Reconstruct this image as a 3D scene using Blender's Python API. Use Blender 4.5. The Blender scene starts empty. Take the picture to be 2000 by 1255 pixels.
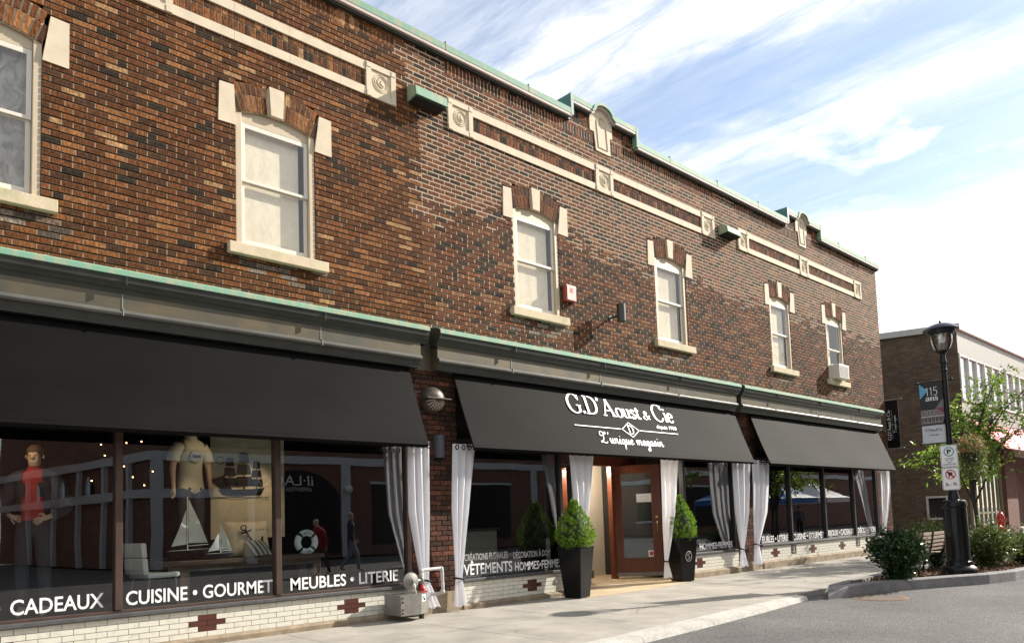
import bpy, bmesh, math, random
import numpy as np
from mathutils import Vector, Matrix
rad = math.radians
random.seed(7)
S = bpy.context.scene
COL = S.collection

# ------------------------------------------------------------------ camera
CX, CY, CZ = 0.0, -9.0, 1.31
R_ = Vector((0.73878386, -0.67306978, -0.03428521))
U_ = Vector((-0.02379113, -0.07688726, 0.9967559))
F_ = Vector((0.67352238, 0.73557149, 0.07281616))
cam = bpy.data.cameras.new('camera'); cam_o = bpy.data.objects.new('camera', cam); COL.objects.link(cam_o)
M = Matrix.Identity(4)
for i in range(3):
    M[i][0] = R_[i]; M[i][1] = U_[i]; M[i][2] = -F_[i]
M[0][3], M[1][3], M[2][3] = CX, CY, CZ
cam_o.matrix_world = M
cam.sensor_fit = 'HORIZONTAL'; cam.sensor_width = 36.0
cam.lens = 1.45173386 / 2 * 36.0
cam.shift_y = 0.28346632 / 2
cam.clip_start = 0.05; cam.clip_end = 2000
S.camera = cam_o

# ------------------------------------------------------------------ light
SUN = Vector((7.47, -2.48, 4.5)).normalized()
el = math.asin(SUN.z); rot = math.atan2(SUN.x, SUN.y)
sl = bpy.data.lights.new('sun', 'SUN'); sl.energy = 5.0; sl.angle = rad(0.5); sl.color = (1.0, 0.93, 0.82)
so = bpy.data.objects.new('sun', sl); COL.objects.link(so)
so.rotation_euler = (-SUN).to_track_quat('-Z', 'Y').to_euler()
S.view_settings.view_transform = 'Standard'; S.view_settings.look = 'None'
S.view_settings.exposure = 0.96; S.view_settings.gamma = 1.0
S.view_settings.use_curve_mapping = False
S.render.engine = 'CYCLES'
S.cycles.max_bounces = 8; S.cycles.transparent_max_bounces = 16
S.cycles.use_denoising = True

W = bpy.data.worlds.new('World'); S.world = W; W.use_nodes = True
wn, wl = W.node_tree.nodes, W.node_tree.links
wn.clear()
def nd(tree, kind, **kw):
    n = tree.nodes.new(kind)
    for k, v in kw.items():
        if k.startswith('i_'):
            key = k[2:]
            key = int(key) if key.isdigit() else key.replace('_', ' ')
            n.inputs[key].default_value = v
        else:
            setattr(n, k, v)
    return n
def math_n(tree, op, a, b=None, clamp=False):
    n = tree.nodes.new('ShaderNodeMath'); n.operation = op; n.use_clamp = clamp
    for i, v in enumerate((a, b)):
        if v is None: continue
        if isinstance(v, (int, float)): n.inputs[i].default_value = v
        else: tree.links.new(v, n.inputs[i])
    return n.outputs[0]
def ramp_n(tree, fac, stops, interp='LINEAR'):
    n = tree.nodes.new('ShaderNodeValToRGB'); n.color_ramp.interpolation = interp
    e = n.color_ramp.elements
    while len(e) < len(stops): e.new(0.5)
    for x, (p, c) in zip(e, stops):
        x.position = p; x.color = (c, c, c, 1) if isinstance(c, (int, float)) else (*c, 1)
    if fac is not None: tree.links.new(fac, n.inputs[0])
    return n.outputs[0]
wt = W.node_tree
sky = nd(wt, 'ShaderNodeTexSky', sky_type='NISHITA', sun_disc=False, sun_elevation=el, sun_rotation=rot, altitude=50, air_density=1.0, dust_density=0.35, ozone_density=0.55)
tc = nd(wt, 'ShaderNodeTexCoord'); sx = nd(wt, 'ShaderNodeSeparateXYZ'); wl.new(tc.outputs['Generated'], sx.inputs[0])
zc = math_n(wt, 'MAXIMUM', sx.outputs[2], 0.04)
px = math_n(wt, 'DIVIDE', sx.outputs[0], zc); py = math_n(wt, 'DIVIDE', sx.outputs[1], zc)
cmb = nd(wt, 'ShaderNodeCombineXYZ'); wl.new(px, cmb.inputs[0]); wl.new(py, cmb.inputs[1])
def wnoise(scale_xyz, scale, detail, rough, dist=0.0, lac=2.0):
    mp = nd(wt, 'ShaderNodeMapping'); mp.inputs['Scale'].default_value = scale_xyz; wl.new(cmb.outputs[0], mp.inputs[0])
    n = nd(wt, 'ShaderNodeTexNoise', i_Scale=scale, i_Detail=detail, i_Roughness=rough, i_Distortion=dist); wl.new(mp.outputs[0], n.inputs['Vector'])
    return n.outputs['Fac']
# cloud sheets drift along y: coverage depends mainly on the distance along x
warp = math_n(wt, 'MULTIPLY', math_n(wt, 'SUBTRACT', wnoise((1, 1, 1), 1.6, 3, 0.5), 0.5), 0.55)
fine = math_n(wt, 'MULTIPLY', math_n(wt, 'SUBTRACT', wnoise((1, 1, 1), 7.0, 8, 0.62, 0.6), 0.5), 0.20)
tilt = math_n(wt, 'MULTIPLY', math_n(wt, 'SUBTRACT', py, 1.0), 0.22)
u1 = math_n(wt, 'ADD', math_n(wt, 'ADD', px, warp), math_n(wt, 'ADD', fine, tilt))
band = ramp_n(wt, math_n(wt, 'MULTIPLY', u1, 0.25), [(0.0, .50), (.20, .34), (.268, .36), (.296, .98), (.325, .98), (.362, .22), (.398, .12), (.418, .44), (.45, .80), (.485, .34), (.52, .16), (.60, .16), (.645, .42), (.675, 1.0), (1.0, 1.0)])
strk = ramp_n(wt, wnoise((5.0, 1.1, 1), 2.6, 9, 0.68, 0.5), [(0.36, .0), (0.66, 1.0)])
puff = ramp_n(wt, wnoise((1.0, 1.0, 1), 3.3, 10, 0.60, 0.2), [(0.53, .0), (0.62, 1.0)])
cov = math_n(wt, 'MULTIPLY', band, math_n(wt, 'ADD', math_n(wt, 'MULTIPLY', strk, 0.85), 0.42))
pm = ramp_n(wt, math_n(wt, 'MULTIPLY', px, 0.25), [(.44, 0.0), (.50, .8), (.58, .8), (.64, .0)])
cov = math_n(wt, 'ADD', cov, math_n(wt, 'MULTIPLY', math_n(wt, 'MULTIPLY', puff, pm), 0.6), clamp=True)
# over the street and behind the viewer, dense unseen cloud added to whiten reflections
gen = ramp_n(wt, wnoise((1, 1, 1), 0.9, 8, 0.6, 0.3), [(0.28, .45), (0.60, 1.0)])
near = ramp_n(wt, math_n(wt, 'MULTIPLY', math_n(wt, 'ADD', py, 1.2), 0.5), [(0.0, 0.0), (0.6, 1.0)])
mc = nd(wt, 'ShaderNodeMix', data_type='FLOAT'); wl.new(near, mc.inputs[0]); wl.new(gen, mc.inputs[2]); wl.new(cov, mc.inputs[3])
skym = nd(wt, 'ShaderNodeMix', data_type='RGBA'); wl.new(mc.outputs[0], skym.inputs[0]); wl.new(sky.outputs[0], skym.inputs[6])
skym.inputs[7].default_value = (6.8, 6.8, 6.8, 1)
bg = nd(wt, 'ShaderNodeBackground'); bg.inputs[1].default_value = 0.105
hs = nd(wt, 'ShaderNodeHueSaturation'); hs.inputs['Saturation'].default_value = 0.92; hs.inputs['Value'].default_value = 1.0
wl.new(skym.outputs[2], hs.inputs['Color']); wl.new(hs.outputs[0], bg.inputs[0])
wo = nd(wt, 'ShaderNodeOutputWorld'); wl.new(bg.outputs[0], wo.inputs[0])

# ------------------------------------------------------------------ helpers
def link(o, parent=None):
    COL.objects.link(o)
    if parent is not None: o.parent = parent
    return o
def tag(o, label=None, cat=None, group=None, kind=None):
    if label: o['label'] = label
    if cat: o['category'] = cat
    if group: o['group'] = group
    if kind: o['kind'] = kind
    return o
def thing(name, label, cat, loc=(0, 0, 0), rz=0.0, group=None):
    o = bpy.data.objects.new(name, None); o.empty_display_size = 0.1
    o.location = loc; o.rotation_euler = (0, 0, rz); link(o)
    return tag(o, label, cat, group)
def rootloc(o):
    while o.parent is not None: o = o.parent
    return o.location
class MB:
    """collects faces; build() links them as one mesh object"""
    def __init__(s): s.v = []; s.f = []; s.m = []
    def add(s, vs, fs, m=0):
        n = len(s.v); s.v += [tuple(p) for p in vs]; s.f += [tuple(n + i for i in f) for f in fs]; s.m += [m] * len(fs); return s
    def box(s, x0, x1, y0, y1, z0, z1, m=0):
        v = [(x, y, z) for z in (z0, z1) for y in (y0, y1) for x in (x0, x1)]
        return s.add(v, [(0, 2, 3, 1), (4, 5, 7, 6), (0, 1, 5, 4), (2, 6, 7, 3), (0, 4, 6, 2), (1, 3, 7, 5)], m)
    def bevbox(s, x0, x1, y0, y1, z0, z1, b=0.01, m=0):
        """box with chamfered edges"""
        bm = bmesh.new(); bmesh.ops.create_cube(bm, size=1)
        for v in bm.verts: v.co = Vector(((x0 + x1) / 2 + v.co.x * (x1 - x0), (y0 + y1) / 2 + v.co.y * (y1 - y0), (z0 + z1) / 2 + v.co.z * (z1 - z0)))
        bmesh.ops.bevel(bm, geom=bm.edges[:], offset=b, segments=2, profile=0.6, affect='EDGES')
        bm.verts.index_update()
        s.add([v.co for v in bm.verts], [[v.index for v in f.verts] for f in bm.faces], m); bm.free(); return s
    def quad(s, a, b, c, d, m=0): return s.add([a, b, c, d], [(0, 1, 2, 3)], m)
    def prism(s, pts, off, m=0):
        """polygon pts (3d) extruded by vector off"""
        n = len(pts); off = Vector(off); v = [Vector(p) for p in pts]; v += [p + off for p in v]
        return s.add(v, [tuple(range(n))[::-1], tuple(range(n, 2 * n))] + [(i, (i + 1) % n, n + (i + 1) % n, n + i) for i in range(n)], m)
    def tube(s, pts, r, n=8, m=0, cap=True):
        pts = [Vector(p) for p in pts]; k = len(pts); rs = r if isinstance(r, (list, tuple)) else [r] * k
        vs = []; fs = []; up = None
        for i, p in enumerate(pts):
            t = (pts[min(i + 1, k - 1)] - pts[max(i - 1, 0)]).normalized()
            if up is None: up = t.orthogonal().normalized()
            up = (up - t * up.dot(t)).normalized(); w = t.cross(up)
            for j in range(n):
                a = 2 * math.pi * j / n; vs.append(p + (up * math.cos(a) + w * math.sin(a)) * rs[i])
        for i in range(k - 1):
            for j in range(n): fs.append((i * n + j, i * n + (j + 1) % n, (i + 1) * n + (j + 1) % n, (i + 1) * n + j))
        if cap: fs += [tuple(range(n))[::-1], tuple((k - 1) * n + j for j in range(n))]
        return s.add(vs, fs, m)
    def lathe(s, prof, c=(0, 0, 0), n=24, m=0, ax='z', rot=0.0, sq=(1, 1)):
        vs = []; fs = []
        for (r, h) in prof:
            for j in range(n):
                a = 2 * math.pi * j / n + rot; q = (r * math.cos(a) * sq[0], r * math.sin(a) * sq[1], h)
                if ax == 'y': q = (q[0], q[2], q[1])
                if ax == 'x': q = (q[2], q[0], q[1])
                vs.append((c[0] + q[0], c[1] + q[1], c[2] + q[2]))
        k = len(prof)
        for i in range(k - 1):
            for j in range(n): fs.append((i * n + j, i * n + (j + 1) % n, (i + 1) * n + (j + 1) % n, (i + 1) * n + j))
        fs += [tuple(range(n))[::-1], tuple((k - 1) * n + j for j in range(n))]
        return s.add(vs, fs, m)
    def build(s, name, mats, parent=None, smooth=False, world=True, sharp=40):
        me = bpy.data.meshes.new(name)
        off = rootloc(parent) if (parent is not None and world) else Vector((0, 0, 0))
        me.from_pydata([(p[0] - off[0], p[1] - off[1], p[2] - off[2]) for p in s.v], [], s.f)
        mats = mats if isinstance(mats, (list, tuple)) else [mats]
        for m in mats: me.materials.append(m)
        if len(mats) > 1: me.polygons.foreach_set('material_index', s.m)
        if smooth:
            me.polygons.foreach_set('use_smooth', [True] * len(me.polygons)); me.set_sharp_from_angle(angle=rad(sharp))
        me.update()
        return link(bpy.data.objects.new(name, me), parent)

def mat(name, color=(.5, .5, .5), rough=.6, metal=0.0, spec=.5, noise=0.0, nscale=8.0, ncol=None, bump=0.0, bscale=60.0, emis=None, estr=1.0, stretch=(1, 1, 1), thr=(.35, .7)):
    m = bpy.data.materials.new(name); m.use_nodes = True; t = m.node_tree; b = t.nodes['Principled BSDF']
    b.inputs['Base Color'].default_value = (*color, 1); b.inputs['Roughness'].default_value = rough
    b.inputs['Metallic'].default_value = metal; b.inputs['Specular IOR Level'].default_value = spec
    if noise or bump:
        tc = t.nodes.new('ShaderNodeTexCoord'); mp = t.nodes.new('ShaderNodeMapping'); mp.inputs['Scale'].default_value = stretch
        t.links.new(tc.outputs['Object'], mp.inputs[0])
    if noise:
        n = nd(t, 'ShaderNodeTexNoise', i_Scale=nscale, i_Detail=6.0, i_Roughness=.62); t.links.new(mp.outputs[0], n.inputs['Vector'])
        c2 = ncol or tuple(c * (1 - noise) for c in color)
        r = ramp_n(t, n.outputs['Fac'], [(thr[0], tuple(color)), (thr[1], tuple(c2))]); t.links.new(r, b.inputs['Base Color'])
    if bump:
        n2 = nd(t, 'ShaderNodeTexNoise', i_Scale=bscale, i_Detail=4.0); t.links.new(mp.outputs[0], n2.inputs['Vector'])
        bp = t.nodes.new('ShaderNodeBump'); bp.inputs['Strength'].default_value = bump; bp.inputs['Distance'].default_value = 0.01
        t.links.new(n2.outputs['Fac'], bp.inputs['Height']); t.links.new(bp.outputs[0], b.inputs['Normal'])
    if emis:
        b.inputs['Emission Color'].default_value = (*emis, 1); b.inputs['Emission Strength'].default_value = estr
    return m

def brick_mat(name, stops, stri=0.5, tint=1.0):
    """one colour per brick (each brick is its own mesh island), with the combed rug face"""
    m = bpy.data.materials.new(name); m.use_nodes = True; t = m.node_tree; b = t.nodes['Principled BSDF']
    g = t.nodes.new('ShaderNodeNewGeometry'); c = ramp_n(t, g.outputs['Random Per Island'], stops, 'CONSTANT')
    tc = t.nodes.new('ShaderNodeTexCoord')
    mp = t.nodes.new('ShaderNodeMapping'); mp.inputs['Scale'].default_value = (1.0, 1.0, 0.22); t.links.new(tc.outputs['Object'], mp.inputs[0])
    n = nd(t, 'ShaderNodeTexNoise', i_Scale=62.0, i_Detail=3.0, i_Roughness=.65); t.links.new(mp.outputs[0], n.inputs['Vector'])
    n2 = nd(t, 'ShaderNodeTexNoise', i_Scale=1.1, i_Detail=5.0, i_Roughness=.6); t.links.new(tc.outputs['Object'], n2.inputs['Vector'])
    n3 = nd(t, 'ShaderNodeTexNoise', i_Scale=26.0, i_Detail=5.0, i_Roughness=.75); t.links.new(tc.outputs['Object'], n3.inputs['Vector'])
    f = ramp_n(t, n.outputs['Fac'], [(.38, 1 - stri), (.64, 1.45)])
    f2 = ramp_n(t, n2.outputs['Fac'], [(.3, .84), (.7, 1.12)])
    f3 = ramp_n(t, n3.outputs['Fac'], [(.3, .5), (.7, 1.45)])
    mx = nd(t, 'ShaderNodeMix', data_type='RGBA', blend_type='MULTIPLY'); mx.inputs[0].default_value = 1; t.links.new(c, mx.inputs[6]); t.links.new(f, mx.inputs[7])
    my = nd(t, 'ShaderNodeMix', data_type='RGBA', blend_type='MULTIPLY'); my.inputs[0].default_value = 1; t.links.new(mx.outputs[2], my.inputs[6]); t.links.new(f2, my.inputs[7])
    mz = nd(t, 'ShaderNodeMix', data_type='RGBA', blend_type='MULTIPLY'); mz.inputs[0].default_value = 1; t.links.new(my.outputs[2], mz.inputs[6]); t.links.new(f3, mz.inputs[7])
    t.links.new(mz.outputs[2], b.inputs['Base Color']); b.inputs['Roughness'].default_value = .85; b.inputs['Specular IOR Level'].default_value = .12
    bp = t.nodes.new('ShaderNodeBump'); bp.inputs['Strength'].default_value = .7; bp.inputs['Distance'].default_value = .004
    t.links.new(n.outputs['Fac'], bp.inputs['Height']); t.links.new(bp.outputs[0], b.inputs['Normal'])
    return m

def brick_sheet(name, c1, c2, mortar, bw=.22, bh=.0757, axis='xz', bias=0.0, rough=.85):
    m = bpy.data.materials.new(name); m.use_nodes = True; t = m.node_tree; b = t.nodes['Principled BSDF']
    tc = t.nodes.new('ShaderNodeTexCoord'); sp = t.nodes.new('ShaderNodeSeparateXYZ'); cb = t.nodes.new('ShaderNodeCombineXYZ')
    t.links.new(tc.outputs['Object'], sp.inputs[0])
    t.links.new(sp.outputs[0 if axis[0] == 'x' else 1], cb.inputs[0]); t.links.new(sp.outputs[2], cb.inputs[1])
    br = nd(t, 'ShaderNodeTexBrick', i_Scale=1.0); br.inputs['Color1'].default_value = (*c1, 1); br.inputs['Color2'].default_value = (*c2, 1); br.inputs['Mortar'].default_value = (*mortar, 1)
    br.inputs['Mortar Size'].default_value = .008; br.inputs['Brick Width'].default_value = bw; br.inputs['Row Height'].default_value = bh; br.inputs['Bias'].default_value = bias
    t.links.new(cb.outputs[0], br.inputs['Vector'])
    n = nd(t, 'ShaderNodeTexNoise', i_Scale=3.0, i_Detail=6.0, i_Roughness=.65); t.links.new(tc.outputs['Object'], n.inputs['Vector'])
    f = ramp_n(t, n.outputs['Fac'], [(.3, .65), (.7, 1.2)])
    mx = nd(t, 'ShaderNodeMix', data_type='RGBA', blend_type='MULTIPLY'); mx.inputs[0].default_value = 1; t.links.new(br.outputs['Color'], mx.inputs[6]); t.links.new(f, mx.inputs[7])
    t.links.new(mx.outputs[2], b.inputs['Base Color']); b.inputs['Roughness'].default_value = rough
    bp = t.nodes.new('ShaderNodeBump'); bp.inputs['Strength'].default_value = .6; bp.inputs['Distance'].default_value = .01; bp.invert = True
    t.links.new(br.outputs['Fac'], bp.inputs['Height']); t.links.new(bp.outputs[0], b.inputs['Normal'])
    return m

def glass_mat(name, tint=(.9, .95, .95), base=0.06, rough=0.0, power=1.55, wav=0.0):
    """a clear pane: Fresnel share mirrors the street, the rest looks through"""
    m = bpy.data.materials.new(name); m.use_nodes = True; t = m.node_tree; t.nodes.clear()
    o = t.nodes.new('ShaderNodeOutputMaterial'); mx = t.nodes.new('ShaderNodeMixShader')
    tr = t.nodes.new('ShaderNodeBsdfTransparent'); tr.inputs[0].default_value = (*tint, 1)
    gl = t.nodes.new('ShaderNodeBsdfGlossy'); gl.inputs['Roughness'].default_value = rough; gl.inputs['Color'].default_value = (1, 1, 1, 1)
    ge = t.nodes.new('ShaderNodeNewGeometry'); dt = nd(t, 'ShaderNodeVectorMath', operation='DOT_PRODUCT'); t.links.new(ge.outputs['Incoming'], dt.inputs[0]); t.links.new(ge.outputs['Normal'], dt.inputs[1])
    gz = math_n(t, 'SUBTRACT', 1.0, math_n(t, 'ABSOLUTE', dt.outputs['Value']), clamp=True)
    sch = math_n(t, 'ADD', math_n(t, 'MULTIPLY', math_n(t, 'POWER', gz, 5.0), .94), .06)          # both faces of the sheet
    f = math_n(t, 'ADD', math_n(t, 'MULTIPLY', sch, power), base, clamp=True)
    t.links.new(f, mx.inputs[0]); t.links.new(tr.outputs[0], mx.inputs[1]); t.links.new(gl.outputs[0], mx.inputs[2]); t.links.new(mx.outputs[0], o.inputs[0])
    if wav:
        tc = t.nodes.new('ShaderNodeTexCoord'); n = nd(t, 'ShaderNodeTexNoise', i_Scale=1.3, i_Detail=1.0); t.links.new(tc.outputs['Object'], n.inputs['Vector'])
        bp = t.nodes.new('ShaderNodeBump'); bp.inputs['Strength'].default_value = wav; bp.inputs['Distance'].default_value = .02
        t.links.new(n.outputs['Fac'], bp.inputs['Height']); t.links.new(bp.outputs[0], gl.inputs['Normal'])
    return m

def leaf_mat(name, stops, trans=.35, rough=.5):
    m = bpy.data.materials.new(name); m.use_nodes = True; t = m.node_tree; b = t.nodes['Principled BSDF']; o = t.nodes['Material Output']
    g = t.nodes.new('ShaderNodeNewGeometry'); c = ramp_n(t, g.outputs['Random Per Island'], stops)
    t.links.new(c, b.inputs['Base Color']); b.inputs['Roughness'].default_value = rough; b.inputs['Specular IOR Level'].default_value = .35
    tl = t.nodes.new('ShaderNodeBsdfTranslucent'); t.links.new(c, tl.inputs[0])
    mx = t.nodes.new('ShaderNodeMixShader'); mx.inputs[0].default_value = trans
    t.links.new(b.outputs[0], mx.inputs[1]); t.links.new(tl.outputs[0], mx.inputs[2]); t.links.new(mx.outputs[0], o.inputs[0])
    return m

def leaves(name, m, parent, pts, size, aspect=.5, seed=1, up=0.0, outward=None, droop=0.0):
    """many folded leaf blades (two triangles-pairs each) at pts (n,3)"""
    rng = np.random.default_rng(seed); pts = np.asarray(pts, float); n = len(pts)
    d = rng.normal(size=(n, 3))
    if outward is not None: d = d * .75 + np.asarray(outward) * 1.0
    d[:, 2] += up; d[:, 2] -= droop
    d /= np.linalg.norm(d, axis=1)[:, None]
    w = np.cross(d, rng.normal(size=(n, 3))); w /= np.linalg.norm(w, axis=1)[:, None] + 1e-9
    nn = np.cross(d, w)
    L = size * rng.uniform(.65, 1.25, n)[:, None]; wd = L * aspect * .5
    a = pts; mid = pts + d * L * .5 - nn * L * .08; tip = pts + d * L
    l = pts + d * L * .45 + w * wd + nn * L * .06; r = pts + d * L * .45 - w * wd + nn * L * .06
    off = np.array(rootloc(parent)) if parent is not None else 0
    V = np.stack([a, l, tip, r], 1).reshape(-1, 3) - off
    me = bpy.data.meshes.new(name)
    idx = np.arange(n)[:, None] * 4
    F = np.concatenate([idx + np.array([[0, 1, 2, 3]])], 1)
    me.vertices.add(len(V)); me.vertices.foreach_set('co', V.ravel())
    me.loops.add(F.size); me.loops.foreach_set('vertex_index', F.ravel().astype(np.int32))
    me.polygons.add(len(F)); me.polygons.foreach_set('loop_start', (np.arange(len(F)) * 4).astype(np.int32)); me.polygons.foreach_set('loop_total', np.full(len(F), 4, np.int32))
    me.update(calc_edges=True); me.validate(); me.materials.append(m)
    return link(bpy.data.objects.new(name, me), parent)

def skin(joints, edges, root=0, sub=2):
    """joints: list of (x,y,z,r). one continuous surface grown round the skeleton -> (verts, faces)"""
    me = bpy.data.meshes.new('s'); me.from_pydata([j[:3] for j in joints], edges, [])
    o = bpy.data.objects.new('s', me); COL.objects.link(o)
    md = o.modifiers.new('k', 'SKIN'); md.use_smooth_shade = True
    for i, j in enumerate(joints):
        sv = me.skin_vertices[0].data[i]; rr = j[3]
        sv.radius = rr if isinstance(rr, tuple) else (rr, rr); sv.use_root = (i == root)
    sb = o.modifiers.new('u', 'SUBSURF'); sb.levels = sub; sb.render_levels = sub
    dg = bpy.context.evaluated_depsgraph_get(); dg.update(); em = bpy.data.meshes.new_from_object(o.evaluated_get(dg))
    v = [tuple(p.co) for p in em.vertices]; f = [tuple(p.vertices) for p in em.polygons]
    bpy.data.objects.remove(o); bpy.data.meshes.remove(em); bpy.data.meshes.remove(me)
    return v, f

def cr(pts, n=7, closed=False):
    P = [Vector((*p, 0)) if len(p) == 2 else Vector(p) for p in pts]
    if closed: P = [P[-2]] + P + [P[1]]
    else: P = [P[0] * 2 - P[1]] + P + [P[-1] * 2 - P[-2]]
    out = []
    for i in range(1, len(P) - 2):
        p0, p1, p2, p3 = P[i - 1:i + 3]
        for k in range(n):
            t = k / n; out.append(0.5 * ((2 * p1) + (p2 - p0) * t + (2 * p0 - 5 * p1 + 4 * p2 - p3) * t * t + (3 * p1 - p0 - 3 * p2 + p3) * t ** 3))
    out.append(P[-2].copy()); return out

# --- lettering ------------------------------------------------------
SER = {
 'G': (.92, [('c', [(.80, .78), (.70, .93), (.48, 1.0), (.24, .91), (.08, .67), (.07, .40), (.18, .14), (.42, 0.0), (.64, .03), (.78, .13)]), ('t', [(.78, .40), (.78, .06)]), ('h', [(.58, .41), (.92, .41)]), ('h2', [(.82, .98), (.82, .70)])]),
 'D': (.92, [('t', [(.17, 1), (.17, 0)]), ('c', [(.17, .975), (.42, .965), (.66, .88), (.80, .68), (.81, .42), (.71, .18), (.50, .05), (.17, .025)]), ('h', [(.0, .98), (.3, .98)]), ('h', [(.0, .02), (.3, .02)])]),
 'A': (.92, [('h2', [(.11, 0), (.43, 1)]), ('t', [(.42, 1), (.76, 0)]), ('h', [(.20, .33), (.62, .33)]), ('h', [(.0, .02), (.25, .02)]), ('h', [(.60, .02), (.92, .02)])]),
 'C': (.90, [('c', [(.80, .78), (.70, .93), (.48, 1.0), (.24, .91), (.08, .67), (.07, .40), (.18, .14), (.42, 0.0), (.64, .04), (.82, .2)]), ('h2', [(.82, .98), (.82, .70)])]),
 'o': (.62, [('o', [(.30, .68), (.13, .58), (.06, .34), (.13, .09), (.30, -.01), (.47, .09), (.54, .34), (.47, .58), (.30, .68)])]),
 'u': (.68, [('t', [(.14, .66), (.14, .18)]), ('c', [(.14, .24), (.17, .07), (.29, .01), (.42, .06), (.5, .18)]), ('t', [(.51, .66), (.51, .0)]), ('h', [(.0, .65), (.15, .65)]), ('h', [(.37, .65), (.5, .65)]), ('h', [(.5, .02), (.65, .02)])]),
 's': (.47, [('c', [(.38, .54), (.31, .65), (.19, .66), (.10, .56), (.13, .43), (.26, .34), (.37, .24), (.38, .10), (.28, .0), (.14, .01), (.05, .14)])]),
 't': (.44, [('t', [(.17, .86), (.17, .12)]), ('c', [(.17, .16), (.21, .03), (.32, .02), (.39, .1)]), ('h', [(.02, .65), (.37, .65)])]),
 'i': (.36, [('t', [(.17, .66), (.17, 0)]), ('d', [(.17, .86), (.17, .99)]), ('h', [(.03, .65), (.17, .65)]), ('h', [(.02, .02), (.33, .02)])]),
 'e': (.60, [('h', [(.08, .38), (.53, .38)]), ('c', [(.53, .38), (.50, .56), (.32, .68), (.14, .58), (.07, .34), (.14, .08), (.34, .0), (.54, .14)])]),
 'a': (.58, [('c', [(.08, .52), (.18, .65), (.32, .66), (.42, .52), (.42, .2), (.44, .05), (.56, .04)]), ('c', [(.42, .40), (.22, .34), (.08, .20), (.10, .04), (.24, .0), (.42, .14)])]),
 'n': (.68, [('t', [(.14, .66), (.14, 0)]), ('c', [(.14, .46), (.24, .62), (.38, .66), (.5, .56), (.52, .4), (.52, .0)]), ('h', [(.0, .65), (.14, .65)]), ('h', [(.02, .02), (.28, .02)]), ('h', [(.4, .02), (.66, .02)])]),
 '.': (.26, [('d', [(.12, .0), (.12, .14)])]),
 "'": (.24, [('d', [(.14, .97), (.10, .80)])]),
 '&': (.86, [('c', [(.80, .04), (.62, .14), (.30, .56), (.22, .76), (.30, .92), (.42, .93), (.50, .82), (.46, .68), (.28, .50), (.10, .34), (.06, .16), (.18, .02), (.36, .0), (.55, .12), (.68, .34), (.76, .46)]), ('h', [(.62, .47), (.88, .47)])]),
 '1': (.5, [('h2', [(.08, .80), (.30, .98)]), ('n', [(.28, .98), (.28, 0)])]),
 '5': (.62, [('n', [(.52, .97), (.16, .97), (.12, .56)]), ('nc', [(.12, .55), (.28, .64), (.46, .56), (.52, .34), (.44, .10), (.26, .01), (.08, .08)])]),
 'x': (.5, []), ' ': (.30, []),
}
SCR = {
 'L': (.95, [[(.62, .86), (.72, 1.0), (.60, 1.08), (.46, .90), (.40, .55), (.30, .22), (.10, .03), (.02, .12), (.14, .20), (.38, .06), (.62, .0), (.80, .14)], [(.46, .88), (.24, .70), (.04, .74), (.02, 1.0), (.22, 1.12), (.44, .98)]]),
 "'": (.16, [[(.12, 1.08), (.05, .86)]]),
 'u': (.58, [[(0, .28), (.10, .50), (.09, .16), (.16, .0), (.28, .08), (.38, .50), (.38, .12), (.44, .0), (.58, .14)]]),
 'n': (.60, [[(0, .30), (.08, .50), (.10, .32), (.08, .0), (.14, .30), (.28, .50), (.36, .40), (.36, .12), (.44, .0), (.60, .14)]]),
 'i': (.32, [[(0, .14), (.12, .50), (.10, .12), (.18, .0), (.32, .14)], [(.16, .72), (.18, .78)]]),
 'q': (.52, [[(.36, .42), (.20, .50), (.04, .30), (.08, .04), (.24, .04), (.36, .46), (.34, -.10), (.33, -.50)], [(.33, -.2), (.52, .14)]]),
 'e': (.46, [[(0, .14), (.20, .22), (.32, .38), (.22, .50), (.08, .34), (.08, .10), (.22, .0), (.46, .14)]]),
 'm': (.86, [[(0, .30), (.07, .50), (.09, .32), (.08, .0), (.14, .30), (.26, .50), (.33, .40), (.33, .0), (.40, .30), (.54, .50), (.62, .40), (.62, .12), (.70, .0), (.86, .14)]]),
 'a': (.52, [[(.36, .42), (.20, .50), (.04, .30), (.08, .04), (.22, .04), (.36, .46), (.34, .10), (.42, .0), (.52, .14)]]),
 'g': (.52, [[(.36, .42), (.20, .50), (.04, .30), (.08, .04), (.22, .04), (.36, .46), (.36, -.10), (.30, -.46), (.14, -.56), (.06, -.40), (.24, -.16), (.52, .14)]]),
 's': (.42, [[(0, .10), (.18, .56), (.28, .22), (.22, .02), (.06, .04)], [(.22, .02), (.42, .14)]]),
 ' ': (.34, []),
}
def strip(out, pts, wfun, lay):
    n = len(pts); L = []; Rr = []
    for i, p in enumerate(pts):
        t = (pts[min(i + 1, n - 1)] - pts[max(i - 1, 0)])
        if t.length < 1e-9: t = Vector((1, 0, 0))
        t.normalize(); w = wfun(t) * .5; nrm = Vector((-t.y, t.x, 0)) * w
        L.append(p + nrm); Rr.append(p - nrm)
    for i in range(n - 1): out.append(([L[i], L[i + 1], Rr[i + 1], Rr[i]], lay))
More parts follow.
